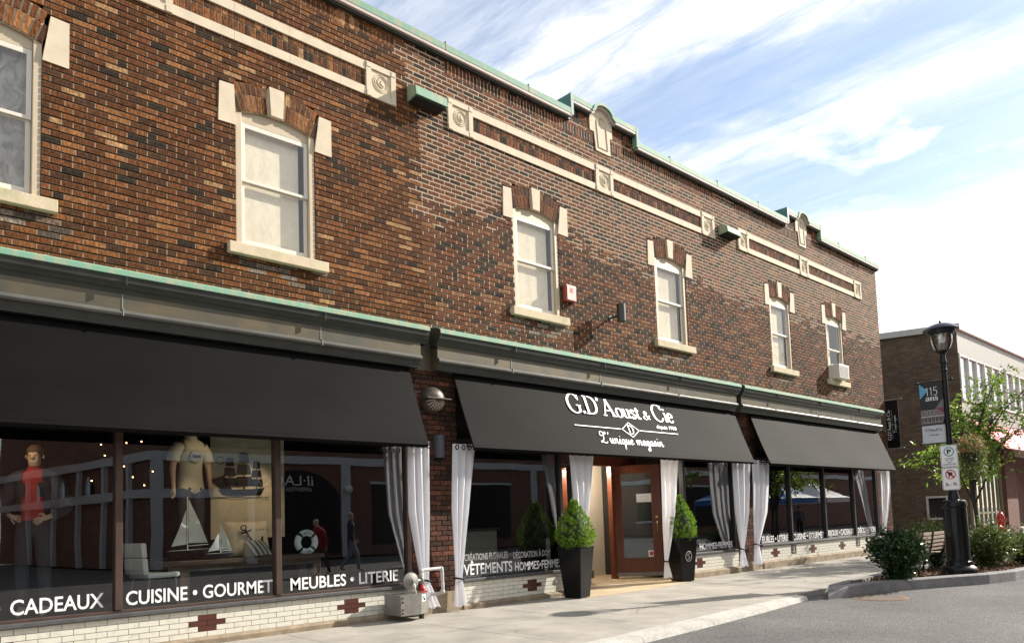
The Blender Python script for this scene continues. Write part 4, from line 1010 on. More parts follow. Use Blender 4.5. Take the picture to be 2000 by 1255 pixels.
for k in range(12):
    a0, a1 = math.pi * k / 12, math.pi * (k + 1) / 12
    f = lambda a, z, r: (6.735 - r * math.cos(a), -.012 - r * 1.2 * math.sin(a), z)
    g.quad(f(a0, 2.30, .085), f(a1, 2.30, .085), f(a1, 2.635, .095), f(a0, 2.635, .095)); g.add([f(a0, 2.30, .085), f(a1, 2.30, .085), (6.735, -.012, 2.30)], [(0, 1, 2)]); g.add([f(a0, 2.635, .095), f(a1, 2.635, .095), (6.735, -.012, 2.635)], [(0, 1, 2)])
g.build('lamp_shade', mat('blue_grey_metal', (.10, .105, .125), .35, .3), t, smooth=True)
g = MB(); g.box(6.65, 6.82, -.03, -.012, 2.27, 2.298); g.build('back_plate', m_black, t)
# alarm siren dome
t = thing('alarm_bell', 'round brown alarm bell with slotted lower half on the brick pier', 'alarm bell', (6.66, -.1, 2.98))
mbz = mat('brown_bell_metal', (.105, .085, .07), .45, .3, noise=.3, nscale=8)
g = MB(); g.lathe([(.001, -.19), (.09, -.185), (.155, -.14), (.19, -.07), (.20, .0), (.20, .012)], (6.62, -.012, 3.165), 28, ax='y'); g.build('dome', mbz, t, smooth=True)
g = MB(); g.box(6.40, 6.84, -.235, -.012, 3.16, 3.175); g.build('rim', mbz, t)
g = MB()
for k in range(9):
    a = math.pi * (1.08 + .84 * k / 8); g.tube([(6.62 + r * math.cos(a), -.012 - math.sqrt(max(0, .20 ** 2 - r * r)) - .004, 3.165 + r * math.sin(a)) for r in (.06, .10, .14, .17)], [.004, .008, .011, .008], 5)
g.build('grille', mat('pale_slot', (.40, .34, .28), .6), t)
g = MB(); plain_text(g, 'AUTOMATIC', Vector((6.62, -.205, 0)), X, Z, -Y, -.085, .085, .028, 3.20, 0); g.build('lettering', m_dark, t)
# projecting sign at the corner
t = thing('projecting_sign', 'narrow black vertical sign with sideways white store name at corner', 'sign', (XE, -.2, 3.14))
g = MB(); g.box(XE + .02, XE + .035, -.38, .0 - .01, 3.14, 4.60); g.build('sign_panel', m_black, t)
for z in (4.62, 3.13):
    g = MB(); g.tube([(XE + .028, .1, z), (XE + .028, -.46, z)], .014, 8); g.lathe([(.001, -.025), (.02, -.02), (.026, 0), (.02, .02), (.001, .025)], (XE + .028, -.475, z), 10, ax='y')
    g.build('sign_rod', m_steel, t, smooth=True)
g = MB(); O = Vector((XE + .0195, -.19, 3.14)); NX = -X
q_, w_ = letters("G.D'Aoust & Cie", 'serif'); put_quads(g, q_, w_, O, Z, Y, NX, .25, 1.17, .10, .055)
g.add([O + Z * .28 + Y * .005 + NX * .003, O + Z * .62 + Y * .005 + NX * .003, O + Z * .62 + Y * .009 + NX * .003, O + Z * .28 + Y * .009 + NX * .003], [(0, 1, 2, 3)])
g.add([O + Z * .80 + Y * .005 + NX * .003, O + Z * 1.16 + Y * .005 + NX * .003, O + Z * 1.16 + Y * .009 + NX * .003, O + Z * .80 + Y * .009 + NX * .003], [(0, 1, 2, 3)])
g.tube([O + Z * .71 + Y * .045 + NX * .003, O + Z * .76 + Y * .007 + NX * .003, O + Z * .71 - Y * .03 + NX * .003, O + Z * .66 + Y * .007 + NX * .003, O + Z * .71 + Y * .045 + NX * .003], .003, 4)
q_, w_ = letters("L'unique magasin", 'script'); put_quads(g, q_, w_, O, Z, Y, NX, .47, 1.0, .075, -.10)
g.build('lettering', m_white, t)
# window air conditioner
t = thing('air_conditioner', 'white window air conditioner on the sill of the last sash window', 'air conditioner', (20.5, -.1, 4.91))
g = MB(); g.bevbox(20.24, 20.86, -.28, .12, 4.915, 5.30, .015); g.build('case', m_framew, t)
g = MB()
for k in range(9): g.box(20.30, 20.80, -.287, -.2805, 4.96 + k * .034, 4.975 + k * .034)
g.build('grille', m_steelg, t)
g = MB(); g.box(20.30, 20.9, -.05, -.02, 5.31, 5.34); g.build('top_bracket', m_frame, t)
# gas meter
t = thing('gas_regulator', 'grey gas regulator disc and pipework above a steel guard box', 'gas regulator', (6.15, -.3, 0))
g = MB(); c = (5.93, -.37, .53)
g.lathe([(.001, -.055), (.04, -.05), (.055, -.03), (.10, -.02), (.118, -.012), (.125, -.012), (.125, .012), (.118, .012), (.10, .02), (.05, .05), (.001, .06)], c, 30, ax='y')
g.lathe([(.02, -.085), (.026, -.08), (.026, -.05), (.001, -.05)], c, 12, ax='y'); g.build('regulator_disc', m_steel, t, smooth=True)
g = MB(); g.tube(cr([(5.93, -.43, .50), (5.94, -.44, .45), (5.955, -.44, .39), (5.96, -.43, .355)], 4), [.022] * 5 + [.014] * 8, 8); g.tube([(5.96 + .02 * math.cos(a), -.43, .335 + .02 * math.sin(a)) for a in np.linspace(0, 6.28, 11)], .006, 5); g.build('vent_spout', m_steelg, t, smooth=True)
g = MB()
g.tube(cr([(6.13, -.34, .56), (6.13, -.34, .63), (6.16, -.34, .665), (6.25, -.34, .67), (6.40, -.34, .672), (6.455, -.34, .672), (6.49, -.34, .655), (6.495, -.34, .62), (6.497, -.34, .50), (6.50, -.34, .36), (6.49, -.30, .32), (6.46, -.20, .30), (6.44, .0, .30)], 4), .026, 10)
for p, r in (((6.13, -.34, .60), .036), ((6.13, -.34, .655), .036), ((6.48, -.34, .665), .036), ((6.497, -.34, .34), .036)): g.lathe([(.001, -r), (r * .8, -r * .7), (r, 0), (r * .8, r * .7), (.001, r)], p, 12)
g.build('pipe', m_steelg, t, smooth=True)
g = MB(); g.tube([(5.99, -.37, .53), (6.13, -.34, .53)], .024, 8); g.lathe([(.028, -.05), (.042, -.03), (.042, .03), (.028, .05)], (6.13, -.34, .53), 12); g.build('coupling', m_steel, t, smooth=True)
g = MB(); g.tube([(6.13, -.34, .49), (6.13, -.34, .40)], .022, 8); g.lathe([(.001, -.045), (.03, -.03), (.042, 0), (.03, .03), (.001, .045)], (6.13, -.36, .42), 12); g.box(6.08, 6.19, -.40, -.385, .365, .385); g.build('red_valve', m_red, t, smooth=True)
t = thing('steel_guard_box', 'dull steel guard box with sticker under the gas regulator', 'guard box', (6.0, -.3, 0))
g = MB(); P = [(5.67, -.50), (5.99, -.52), (6.19, -.40), (6.19, -.10), (5.67, -.10)]
g.prism([(x, y, .085) for x, y in P], (0, 0, .275)); bo = g.build('box_body', m_steel, t)
g = MB()
for z in (.12, .17, .27, .325): g.lathe([(.001, -.008), (.011, -.008), (.011, 0)], (5.70, -.503, z), 8, ax='y')
g.build('bolt', m_black, t)
g = MB(); dv = Vector((.20, .12, 0)).normalized(); nv = Vector((dv.y, -dv.x, 0)); o = Vector((6.00, -.514, 0))
def stick(mb, u0, u1, z0, z1, k, m): mb.add([o + dv * u0 + nv * k + Z * z0, o + dv * u1 + nv * k + Z * z0, o + dv * u1 + nv * k + Z * z1, o + dv * u0 + nv * k + Z * z1], [(0, 1, 2, 3)], m)
stick(g, .03, .14, .25, .345, .003, 0); stick(g, .045, .085, .28, .33, .004, 1); stick(g, .09, .125, .30, .33, .004, 2); stick(g, .07, .125, .265, .295, .0045, 3)
g.build('sticker', [m_vwhite, mat('sticker_blue', (.05, .22, .55), .5), mat('sticker_green', (.25, .5, .1), .5), m_black], t)
g = MB(); g.tube([(6.12, -.34, .09), (6.12, -.34, -.02)], .038, 10); g.build('foot_pipe', m_bronze, t, smooth=True)

# ------------------------------------------------------------------ planters and topiaries
def planter(cx_, cy_, rz, label, wt, wb, h, emblem=False):
    t = thing('planter', label, 'planter', (cx_, cy_, 0.0), rz, group='tall black planters flanking the entrance')
    prof = [(wb * .96, .0), (wb, .01), (wb + (wt - wb) * .5, h * .5), (wt - .01, h - .06), (wt, h - .05), (wt, h), (wt - .04, h), (wt - .05, h - .06), (.001, h - .06)]
    g = MB(); ns = 4
    g.lathe([(r / math.sqrt(2), z) for r, z in prof], (0, 0, .008), 4, rot=math.pi / 4); o_ = g.build('pot', m_pot, t, world=False)
    md = o_.modifiers.new('b', 'BEVEL'); md.width = .012; md.segments = 2; md.limit_method = 'ANGLE'
    g = MB(); g.lathe([(wt * .60, .0), (.001, .012)], (0, 0, h - .06), 4, rot=math.pi / 4); g.build('soil', m_mulch, t, world=False)
    if emblem:
        g = MB()
        yy = lambda z: -(wb + (wt - wb) * z / h) / 2 - .006
        g.tube([(.075 * math.cos(a), yy(.50 + .095 * math.sin(a)), .50 + .095 * math.sin(a)) for a in np.linspace(0, 6.2832, 25)], .008, 6)
        g.tube(cr([(-.03, yy(.44), .44), (.03, yy(.47), .47), (.0, yy(.50), .50), (-.03, yy(.52), .53), (.03, yy(.56), .56)], 5), .008, 6)
        g.build('emblem', mat('emblem_grey', (.40, .38, .36), .5), t, world=False)
    return t
planter(9.24, -.42, rad(12), 'glossy black tapered planter left of the entrance, nearest the camera', .455, .315, .85)
planter(12.55, -.22, rad(-14), 'glossy black tapered planter with round grey emblem right of the entrance', .46, .32, .86, True)
m_topi = leaf_mat('topiary_leaf', [(0, (.07, .15, .010)), (.45, (.15, .30, .016)), (.8, (.25, .42, .03)), (1, (.38, .52, .07))], .35, .55)
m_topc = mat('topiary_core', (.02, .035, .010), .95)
def topiary(cx_, cy_, z0, h, R, label, seed):
    t = thing('topiary_shrub', label, 'shrub', (cx_, cy_, z0), group='clipped conical shrubs in the black planters')
    rng = np.random.default_rng(seed)
    def rr(s): return R * float(np.interp(s, [0, .10, .25, .38, .55, .75, .9, 1.0], [.62, .88, 1.0, .96, .74, .42, .18, .03]))
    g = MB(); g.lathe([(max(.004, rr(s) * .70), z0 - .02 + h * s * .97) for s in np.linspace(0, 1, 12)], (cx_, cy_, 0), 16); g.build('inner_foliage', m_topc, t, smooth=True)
    g = MB(); g.tube([(cx_, cy_, z0 - .06), (cx_, cy_, z0 + h * .6)], [.025, .012], 8); g.build('trunk', m_bark, t)
    P = []; O = []
    for _ in range(520):                                   # upright sprays, each a tuft of scale leaves
        sv = rng.random() ** 1.05 * .97; a = rng.uniform(0, 2 * math.pi)
        r = rr(sv) * rng.uniform(.84, 1.06); c = np.array((cx_ + r * math.cos(a), cy_ + r * math.sin(a), z0 + h * sv))
        ax = np.array((math.cos(a) * .55, math.sin(a) * .55, .9)); ax /= np.linalg.norm(ax); L = rng.uniform(.04, .075) * (1 - .35 * sv)
        for _ in range(30):
            u = rng.random(); q = c + ax * L * (u - .35) + rng.normal(size=3) * L * .26 * (1.15 - u)
            P.append(tuple(q)); O.append(tuple(ax + rng.normal(size=3) * .25))
    leaves('foliage', m_topi, t, P, .024, .42, seed, outward=O)
topiary(9.24, -.42, .80, .84, .325, 'bright green clipped cone shrub in the planter left of the entrance', 11)
topiary(12.55, -.22, .81, .92, .315, 'bright green clipped cone shrub in the emblem planter right of the entrance', 12)

# ------------------------------------------------------------------ street lamp and what hangs from it
LX, LY = 15.25, -4.36
t = thing('street_lamp', 'black cast iron street lamp with domed hood and fluted base', 'street lamp', (LX, LY, .06))
g = MB(); g.lathe([(.001, .0), (.30, .0), (.30, .10), (.285, .13), (.235, .17), (.225, .24), (.205, .25), (.205, .30)] + [(.20, .32), (.192, 1.22), (.205, 1.24), (.205, 1.30), (.19, 1.34), (.17, 1.355), (.10, 1.37), (.085, 1.45), (.065, 1.52), (.06, 1.56), (.001, 1.56)], (LX, LY, .06), 16); g.build('lamp_base', m_black, t, smooth=True, sharp=22)
g = MB(); g.lathe([(.001, 1.5), (.055, 1.5), (.050, 2.4), (.044, 3.80), (.055, 3.81), (.055, 3.85), (.046, 3.86), (.046, 3.95), (.060, 3.97), (.060, 4.02), (.05, 4.05), (.05, 4.14), (.085, 4.17), (.09, 4.20), (.001, 4.20)], (LX, LY, .0), 16)
g.lathe([(.07, -.03), (.07, .03)], (LX, LY, 2.88), 14); g.tube([(LX, LY + .02, 2.88), (LX, LY - .16, 2.88)], .012, 6); g.build('pole', m_black, t, smooth=True, sharp=30)
g = MB()
for k in range(4):
    a = math.pi / 4 + k * math.pi / 2 + .3
    g.tube([(LX + r * math.cos(a), LY + r * math.sin(a), z) for r, z in ((.06, 4.17), (.12, 4.20), (.165, 4.27), (.19, 4.36), (.20, 4.46), (.20, 4.52))], .013, 6)
g.build('cage_arm', m_black, t, smooth=True)
m_globe = glass_mat('lamp_globe', (.97, .97, .97), .06, .02)
g = MB(); g.lathe([(.02, 4.19), (.09, 4.205), (.14, 4.26), (.168, 4.34), (.178, 4.43), (.178, 4.50)], (LX, LY, 0), 24); g.build('globe', m_globe, t, smooth=True)
g = MB(); g.lathe([(.001, 4.36), (.05, 4.36), (.06, 4.40), (.06, 4.49), (.001, 4.49)], (LX, LY, 0), 14); g.build('lamp_holder', m_vwhite, t, smooth=True)
g = MB(); g.lathe([(.001, 4.50), (.21, 4.50), (.215, 4.53), (.24, 4.535), (.245, 4.57), (.30, 4.585), (.305, 4.60), (.27, 4.635), (.20, 4.68), (.12, 4.71), (.03, 4.725), (.02, 4.74), (.028, 4.755), (.018, 4.775), (.001, 4.78)], (LX, LY, 0), 32); g.build('hood', mat('hood_black', (.020, .024, .030), .30, .2), t, smooth=True)
g = MB(); g.tube([(LX, LY - .10, 3.655), (LX, LY + .47, 3.655)], .013, 8); g.tube([(LX, LY - .10, 2.49), (LX, LY + .47, 2.49)], .013, 8)
for z in (3.655, 2.49):
    for y in (-.11, .48): g.lathe([(.001, -.03), (.022, -.02), (.028, 0), (.022, .02), (.001, .03)], (LX, LY + y, z), 10, ax='y')
g.build('banner_arm', m_black, t, smooth=True)
# banner
m_ban = [mat('banner_black', (.020, .021, .024), .6), mat('banner_blue', (.10, .38, .58), .6), mat('banner_white', (.52, .54, .58), .6), mat('banner_grey', (.16, .165, .19), .6), mat('banner_red', (.22, .05, .06), .6), mat('photo_grey', (.20, .17, .17), .6), mat('photo_dark', (.055, .045, .045), .6), mat('photo_light', (.42, .39, .38), .6), m_white]
t = thing('banner', 'street banner reading 115 ans with black and white store photograph', 'banner', (LX, LY + .25, 2.49))
g = MB(); yb0, yb1 = LY + .045, LY + .445; zb0, zb1 = 2.50, 3.645
def bq(mb, u0, v0, u1, v1, k, m):      # u: 0 (store side) .. 1 (pole side); v: 0 bottom .. 1 top
    P = lambda u, v: (LX - .006 - k * .0006, yb1 + (yb0 - yb1) * u, zb0 + (zb1 - zb0) * v)
    mb.quad(P(u0, v0), P(u1, v0), P(u1, v1), P(u0, v1), m)
def bp(mb, pts, k, m): mb.add([(LX - .006 - k * .0006, yb1 + (yb0 - yb1) * u, zb0 + (zb1 - zb0) * v) for u, v in pts], [tuple(range(len(pts)))], m)
g.box(LX - .006, LX + .006, yb0, yb1, zb0, zb1, 2); 
bq(g, 0, .55, 1, 1, 1, 0); bp(g, [(0, .99), (.36, .87), (0, .74)], 2, 1); bp(g, [(1, .55), (.6, .55), (1, .72)], 2, 3); bp(g, [(1, .47), (1, .57), (.62, .57)], 5, 4)
bq(g, 0, .29, 1, .55, 1, 5); bq(g, 0, .43, 1, .45, 2, 7); bq(g, 0, .29, 1, .325, 2, 6); bq(g, .02, .355, .98, .425, 2, 6)
for u in (.08, .28, .47, .68, .86): bq(g, u, .475, u + .08, .535, 3, 7); bq(g, u + .012, .48, u + .068, .53, 4, 6)
for k in range(12): bq(g, .03 + k * .08, .335 + .01 * (k % 3), .05 + k * .08, .42, 4, 7 if k % 2 else 5)
for k in range(9): bq(g, .03 + k * .108, .452, .09 + k * .108, .464, 4, 6)
g.build('banner_cloth', m_ban, t)
g = MB(); O = Vector((LX - .0075, yb1, zb0))
q_, w_ = letters('115', 'serif'); put_quads(g, q_, w_, O, -Y, Z, -X, .10, .315, .155, .895); q_, w_ = letters('ans', 'serif'); put_quads(g, q_, w_, O, -Y, Z, -X, .10, .315, .125, .80)
go = g.build('lettering', m_white, t)
g = MB(); q_, w_ = letters("G.D'Aoust & Cie", 'serif'); put_quads(g, q_, w_, O, -Y, Z, -X, .05, .34, .05, .225); q_, w_ = letters("L'unique magasin", 'script'); put_quads(g, q_, w_, O, -Y, Z, -X, .12, .28, .03, .145); g.build('fine_print', m_black, t)
# parking signs
m_teal2 = mat('sign_teal', (.02, .30, .32), .5)
def sign(z0, z1, label, kind):
    sy0, sy1 = LY - .145, LY + .145; xs_ = LX - .075
    t = thing('parking_sign', label, 'parking sign', (xs_, LY, z0), group='parking signs on the street lamp')
    def rr(m_, ins, k, mi):
        P = []; r = .03 - ins * .4
        for cy_, cz_, a0 in ((sy1 - r - ins, z1 - r - ins, 0), (sy0 + r + ins, z1 - r - ins, 90), (sy0 + r + ins, z0 + r + ins, 180), (sy1 - r - ins, z0 + r + ins, 270)):
            for q in range(5): a = rad(a0 + q * 22.5); P.append((xs_ - k, cy_ + r * math.cos(a), cz_ + r * math.sin(a)))
        return P
    g = MB(); g.prism(rr(0, 0, 0, 0), (.006, 0, 0)); po = g.build('sign_plate', m_vwhite, t)
    g = MB(); a = rr(0, .008, .001, 0); b3 = rr(0, .0125, .001, 0); n_ = len(a); g.add(a + b3, [(i, (i + 1) % n_, n_ + (i + 1) % n_, n_ + i) for i in range(n_)]); g.build('sign_border', m_black, t)
    g = MB(); O = Vector((xs_, LY, 0)); cz_ = z1 - .125
    R0, R1 = .088, .070
    for q in range(28):
        a0, a1 = 2 * math.pi * q / 28, 2 * math.pi * (q + 1) / 28
        f = lambda a, r: (xs_ - .0015, LY - r * math.cos(a), cz_ + r * math.sin(a)); g.quad(f(a0, R0), f(a1, R0), f(a1, R1), f(a0, R1), 0)
    plain_text(g, 'P', O, -Y, Z, -X, -.033, .037, .085, cz_ - .043, 1, .03)
    if kind == 0:
        for i_, s_ in enumerate(('2 HEURES', '9h - 21h', 'PAR', 'QUADRILAT\u00c8RE')): 
            w2 = (.075, .06, .03, .11)[i_]; plain_text(g, s_, O, -Y, Z, -X, -w2, w2, .024, z1 - .262 - i_ * .036, 1, .012)
    else:
        d_ = .062; w3 = .011
        g.add([(xs_ - .003, LY + d_ + w3, cz_ + d_ - w3), (xs_ - .003, LY + d_ - w3, cz_ + d_ + w3), (xs_ - .003, LY - d_ - w3, cz_ - d_ + w3), (xs_ - .003, LY - d_ + w3, cz_ - d_ - w3)], [(0, 1, 2, 3)], 0)
        plain_text(g, '3h - 7h', O, -Y, Z, -X, -.095, .095, .06, z0 + .075, 1, .012)
    g.build('lettering', [m_teal2 if kind == 0 else m_red, m_black], t)
    g = MB()
    for z in (z0 + .06, z1 - .06): g.box(xs_ + .0065, LX, LY - .02, LY + .02, z - .01, z + .01)
    g.build('bracket', m_steel, t)
sign(2.025, 2.435, 'white parking sign with teal ringed P, the upper of two', 0)
sign(1.605, 2.015, 'white no parking sign with red slashed P reading 3h - 7h', 1)

# ------------------------------------------------------------------ plants
m_bush = leaf_mat('bush_leaf', [(0, (.012, .030, .010)), (.5, (.020, .048, .014)), (.85, (.035, .075, .02)), (1, (.06, .10, .03))], .22, .28)
m_bush2 = leaf_mat('light_bush_leaf', [(0, (.045, .085, .018)), (.5, (.085, .135, .03)), (.85, (.15, .17, .06)), (1, (.24, .20, .12))], .35, .4)
def bush(cx_, cy_, z0, rx, ry, h, label, m, n, seed, size=.075, group='leafy shrubs in the planting island'):
    t = thing('bush', label, 'bush', (cx_, cy_, z0), group=group)
    rng = np.random.default_rng(seed)
    st = MB(); P = []; O = []
    ns = 34
    for k in range(ns):
        a = rng.uniform(0, 2 * math.pi); s = math.sqrt(rng.random()); 
        tx, ty = cx_ + rx * s * math.cos(a) * 1.0, cy_ + ry * s * math.sin(a); tz = z0 + h * (1 - .42 * s * s) * rng.uniform(.72, 1.06)
        b0 = Vector((cx_ + rng.normal() * .05, cy_ + rng.normal() * .05, z0)); tp = Vector((tx, ty, tz)); md = b0.lerp(tp, .45) + Vector((0, 0, h * .10)) 
        c_ = cr([tuple(b0), tuple(md), tuple(tp)], 6); st.tube(c_, [.010 - .008 * i / (len(c_) - 1) for i in range(len(c_))], 4)
        m_ = n // ns
        for _ in range(m_):
            u = rng.random() ** .6 * .96 + .04; q = c_[min(len(c_) - 1, int(u * (len(c_) - 1) + .5))]
            sp = .10 * rx / .6
            p = (q.x + rng.normal() * sp, q.y + rng.normal() * sp, max(z0 + .05, q.z + rng.normal() * sp * .8)); P.append(p)
            d = Vector((p[0] - cx_, p[1] - cy_, (p[2] - z0) * .6)); d.normalize(); O.append(tuple(d))
    st.build('stem', m_bark, t)
    leaves('foliage', m, t, P, size, .48, seed, outward=np.array(O) * .8, up=.15)
bush(13.40, -3.98, .06, .44, .42, .90, 'dark glossy bush in front of the bench, left of the lamp base', m_bush, 8500, 21)
bush(17.2, -4.25, .06, .62, .52, .88, 'pale green bush to the right of the lamp base', m_bush2, 6000, 22)
bush(18.6, -4.6, .06, .60, .45, .62, 'low pale green bush at the right edge of the picture', m_bush2, 4000, 23)
bush(19.0, -2.72, .02, .75, .5, 1.02, 'olive green bush behind the bench under the side window', m_bush2, 4500, 24)
bush(16.4, -3.62, .05, .42, .35, .60, 'small dark bush between bench and lamp base', m_bush, 1000, 25)

# bench
t = thing('park_bench', 'slatted wooden park bench with black iron ends behind the dark bush', 'bench', (15.2, -3.75, .06))
prof = [(-3.97, .82), (-3.935, .62), (-3.90, .50), (-3.84, .43), (-3.72, .415), (-3.55, .42), (-3.45, .45)]
m_slat = mat('weathered_slat', (.34, .25, .19), .7, noise=.3, nscale=6, stretch=(1, 6, 6))
for k, (y, z) in enumerate(cr(prof, 3)[::2] if False else [(-3.972, .81), (-3.962, .74), (-3.948, .67), (-3.932, .60), (-3.912, .53), (-3.80, .435), (-3.71, .43), (-3.62, .43), (-3.53, .435), (-3.46, .455)]):
    g = MB()
    if k < 5: g.bevbox(14.35, 15.98, y - .012, y + .012, z - .028, z + .028, .005)
    else: g.bevbox(14.35, 15.98, y - .036, y + .036, z - .011, z + .011, .005)
    g.build('slat', m_slat, t)
for x in (14.45, 15.18, 15.90):
    g = MB(); g.tube(cr([(x, -3.99, .85), (x, -3.95, .62), (x, -3.90, .45), (x, -3.82, .36), (x, -3.72, .345), (x, -3.60, .38), (x, -3.46, .42)], 4), .018, 6)
    g.tube(cr([(x, -3.78, .34), (x, -3.86, .30), (x, -3.93, .20), (x, -3.955, .06)], 4), .018, 6); g.tube(cr([(x, -3.70, .345), (x, -3.58, .25), (x, -3.50, .06)], 4), .018, 6)
    g.build('iron_end', m_black, t, smooth=True)

# tree with light pinnate foliage beyond the lamp
def tree(base, label, seed, tips, m_leaf, nleaf, size, r0=.055):
    t = thing('tree', label, 'tree', base); rng = np.random.default_rng(seed)
    br = MB(); P = []; b0 = Vector(base)
    trunk = [b0, b0 + Vector((.03, .05, 1.0)), b0 + Vector((-.05, .10, 1.9)), b0 + Vector((.05, .05, 2.6))]
    tr = cr([tuple(p) for p in trunk], 6); g = MB(); g.tube(tr, [r0 * (1 - .45 * i / (len(tr) - 1)) for i in range(len(tr))], 8); g.build('trunk', m_bark, t, smooth=True)
    for tip in tips:
        tip = Vector(tip); f = rng.uniform(.45, 1.0); s0 = tr[int(f * (len(tr) - 1))]
        mid = s0.lerp(tip, .5) + Vector((rng.normal() * .08, rng.normal() * .08, .18 + rng.normal() * .06))
        c_ = cr([tuple(s0), tuple(mid), tuple(tip)], 7); br.tube(c_, [.022 * (1 - .85 * i / (len(c_) - 1)) + .003 for i in range(len(c_))], 5)
        k0 = int(len(c_) * .35)
        for q in c_[k0:]:
            for _ in range(3):
                e = q + Vector((rng.normal() * .26, rng.normal() * .26, rng.normal() * .11 + .03)); br.tube([q, (q + e) / 2 + Vector((0, 0, .03)), e], [.005, .004, .002], 3)
                nl = nleaf
                for j in range(nl):
                    u = rng.random(); w = q.lerp(e, .25 + .85 * u); P.append((w.x + rng.normal() * .05, w.y + rng.normal() * .05, w.z + rng.normal() * .03))
    br.build('branch', m_bark, t, smooth=True)
    leaves('foliage', m_leaf, t, P, size, .36, seed, droop=.25, up=.05)
m_tree = leaf_mat('tree_leaf', [(0, (.09, .17, .018)), (.5, (.17, .28, .035)), (1, (.32, .42, .08))], .55, .4)
tips = []
rng = np.random.default_rng(8)
for (y, z) in ((-1.35, 2.50), (-1.6, 2.15), (-1.9, 2.75), (-2.1, 1.95), (-1.75, 3.05), (-2.6, 4.2), (-3.0, 4.9), (-3.3, 4.6), (-3.7, 4.75), (-3.2, 4.05), (-3.9, 4.2), (-2.7, 3.6), (-3.5, 3.5), (-4.1, 3.7), (-2.6, 2.3), (-3.1, 2.0), (-4.4, 4.5), (-4.6, 3.8), (-3.6, 5.1)):
    tips.append((22.0 + rng.uniform(-1.0, 1.3), y, z if z < 3.3 else 3.3 + (z - 3.3) * .80))
tree((22.0, -2.85, 0), 'young street tree with airy bright green leaves beside the lamp', 31, tips, m_tree, 7, .13)

tips = [(27.2 + 1.7 * s_ * math.cos(a), -5.5 + 1.3 * s_ * math.sin(a), z) for a, s_, z in [(k * 2.4, .3 + .7 * ((k * 7) % 10) / 10, 3.6 + ((k * 29) % 45) / 10) for k in range(30)]]
tree((27.2, -5.5, -.07), 'second street tree past the right edge that dapples the pavement', 51, tips, m_tree, 9, .14, .08)

# hanging flower basket on the far side of the lamp
t = thing('hanging_basket', 'trailing flower basket hung on the street lamp behind parking sign', 'flower basket', (LX + .1, LY - .30, 2.0))
g = MB(); g.lathe([(.02, 2.08), (.10, 2.10), (.15, 2.18), (.17, 2.28), (.001, 2.28)], (LX + .1, LY - .30, 0), 16); g.build('basket', m_bark, t, smooth=True)
g = MB(); g.tube([(LX, LY, 2.62), (LX + .1, LY - .30, 2.64)], .012, 6)
for a in (0, 2.1, 4.2): g.tube([(LX + .1 + .16 * math.cos(a), LY - .30 + .16 * math.sin(a), 2.28), (LX + .1, LY - .30, 2.63)], .004, 4)
g.build('hanger', m_black, t)
rng = np.random.default_rng(17); P = []; P2 = []
for _ in range(2600):
    a = rng.uniform(0, 6.28); s = rng.random(); r = .26 * math.sqrt(rng.random()) * (1 - .25 * s); z = 2.50 - .78 * s + .14 * math.cos(r * 6)
    (P2 if rng.random() < .22 and s < .45 else P).append((LX + .1 + r * math.cos(a), LY - .30 + r * math.sin(a) - .05 * s, z))
m_bask = leaf_mat('basket_leaf', [(0, (.06, .09, .02)), (.5, (.13, .17, .04)), (1, (.25, .26, .09))], .4, .5)
m_flow = leaf_mat('basket_flower', [(0, (.35, .10, .06)), (.5, (.45, .20, .12)), (1, (.42, .34, .14))], .4, .5)
leaves('foliage', m_bask, t, P, .065, .3, 18, droop=.5); leaves('flower', m_flow, t, P2, .055, .5, 19, up=.3)

# fire hydrant
t = thing('fire_hydrant', 'red fire hydrant behind the bush near the brick shop', 'hydrant', (32.6, -.62, .0)); hx, hy = 32.6, -.62
g = MB(); g.lathe([(.001, .0), (.17, .0), (.17, .06), (.12, .07), (.115, .62), (.15, .63), (.15, .69), (.135, .70), (.13, .84), (.10, .95), (.05, 1.0), (.001, 1.01)], (hx, hy, .0), 20); g.build('hydrant_body', m_red, t, smooth=True, sharp=30)
g = MB(); g.lathe([(.035, .99), (.035, 1.05), (.001, 1.05)], (hx, hy, 0), 6); g.lathe([(.001, -.20), (.05, -.20), (.06, -.18), (.06, 0)], (hx, hy, .72), 12, ax='y'); g.lathe([(.001, -.20), (.08, -.20), (.085, -.17), (.085, 0)], (hx, hy, .70), 12, ax='x'); g.build('nozzle', m_red, t, smooth=True)
g = MB(); g.lathe([(.001, -.235), (.04, -.235), (.045, -.201)], (hx, hy, .72), 8, ax='y'); g.build('nozzle_cap', m_black, t)

# ------------------------------------------------------------------ neighbouring brick shop
NB = thing('corner_shop_building', 'brown brick shop building with pale metal cladding and ribbon windows beyond', 'building', (36.0, 3.0, 0))
KX, KY, NXH = 32.0, .2, 8.10
SD = Vector((-1.0, 2.84, 0)).normalized(); SN = Vector((-SD.y, SD.x, 0))
if SN.x > 0: SN = -SN
def sp_(u, n, z): p = Vector((KX, KY, 0)) + SD * u + SN * n; return (p.x, p.y, z)
m_nbrick = brick_sheet('neighbour_brick', (.085, .052, .030), (.135, .088, .050), (.045, .034, .026), .24, .085, 'yz', -.1)
m_nred = brick_sheet('red_shop_brick', (.12, .042, .030), (.16, .055, .038), (.10, .07, .055), .22, .075, 'xz')
m_clad = mat('pale_cladding', (.42, .40, .36), .55, noise=.08, nscale=4)
m_copw = mat('white_coping', (.62, .60, .54), .6)
g = MB()
def swall(u0, u1, z0, z1): g.prism([sp_(u0, 0, z0), sp_(u1, 0, z0), sp_(u1, 0, z1), sp_(u0, 0, z1)], -SN * .3)
swall(0, .79, -.1, 8.1); swall(1.36, 13, -.1, 8.1); swall(.79, 1.36, -.1, .88); swall(.79, 1.36, 1.64, 8.1); g.build('side_wall', m_nbrick, NB)
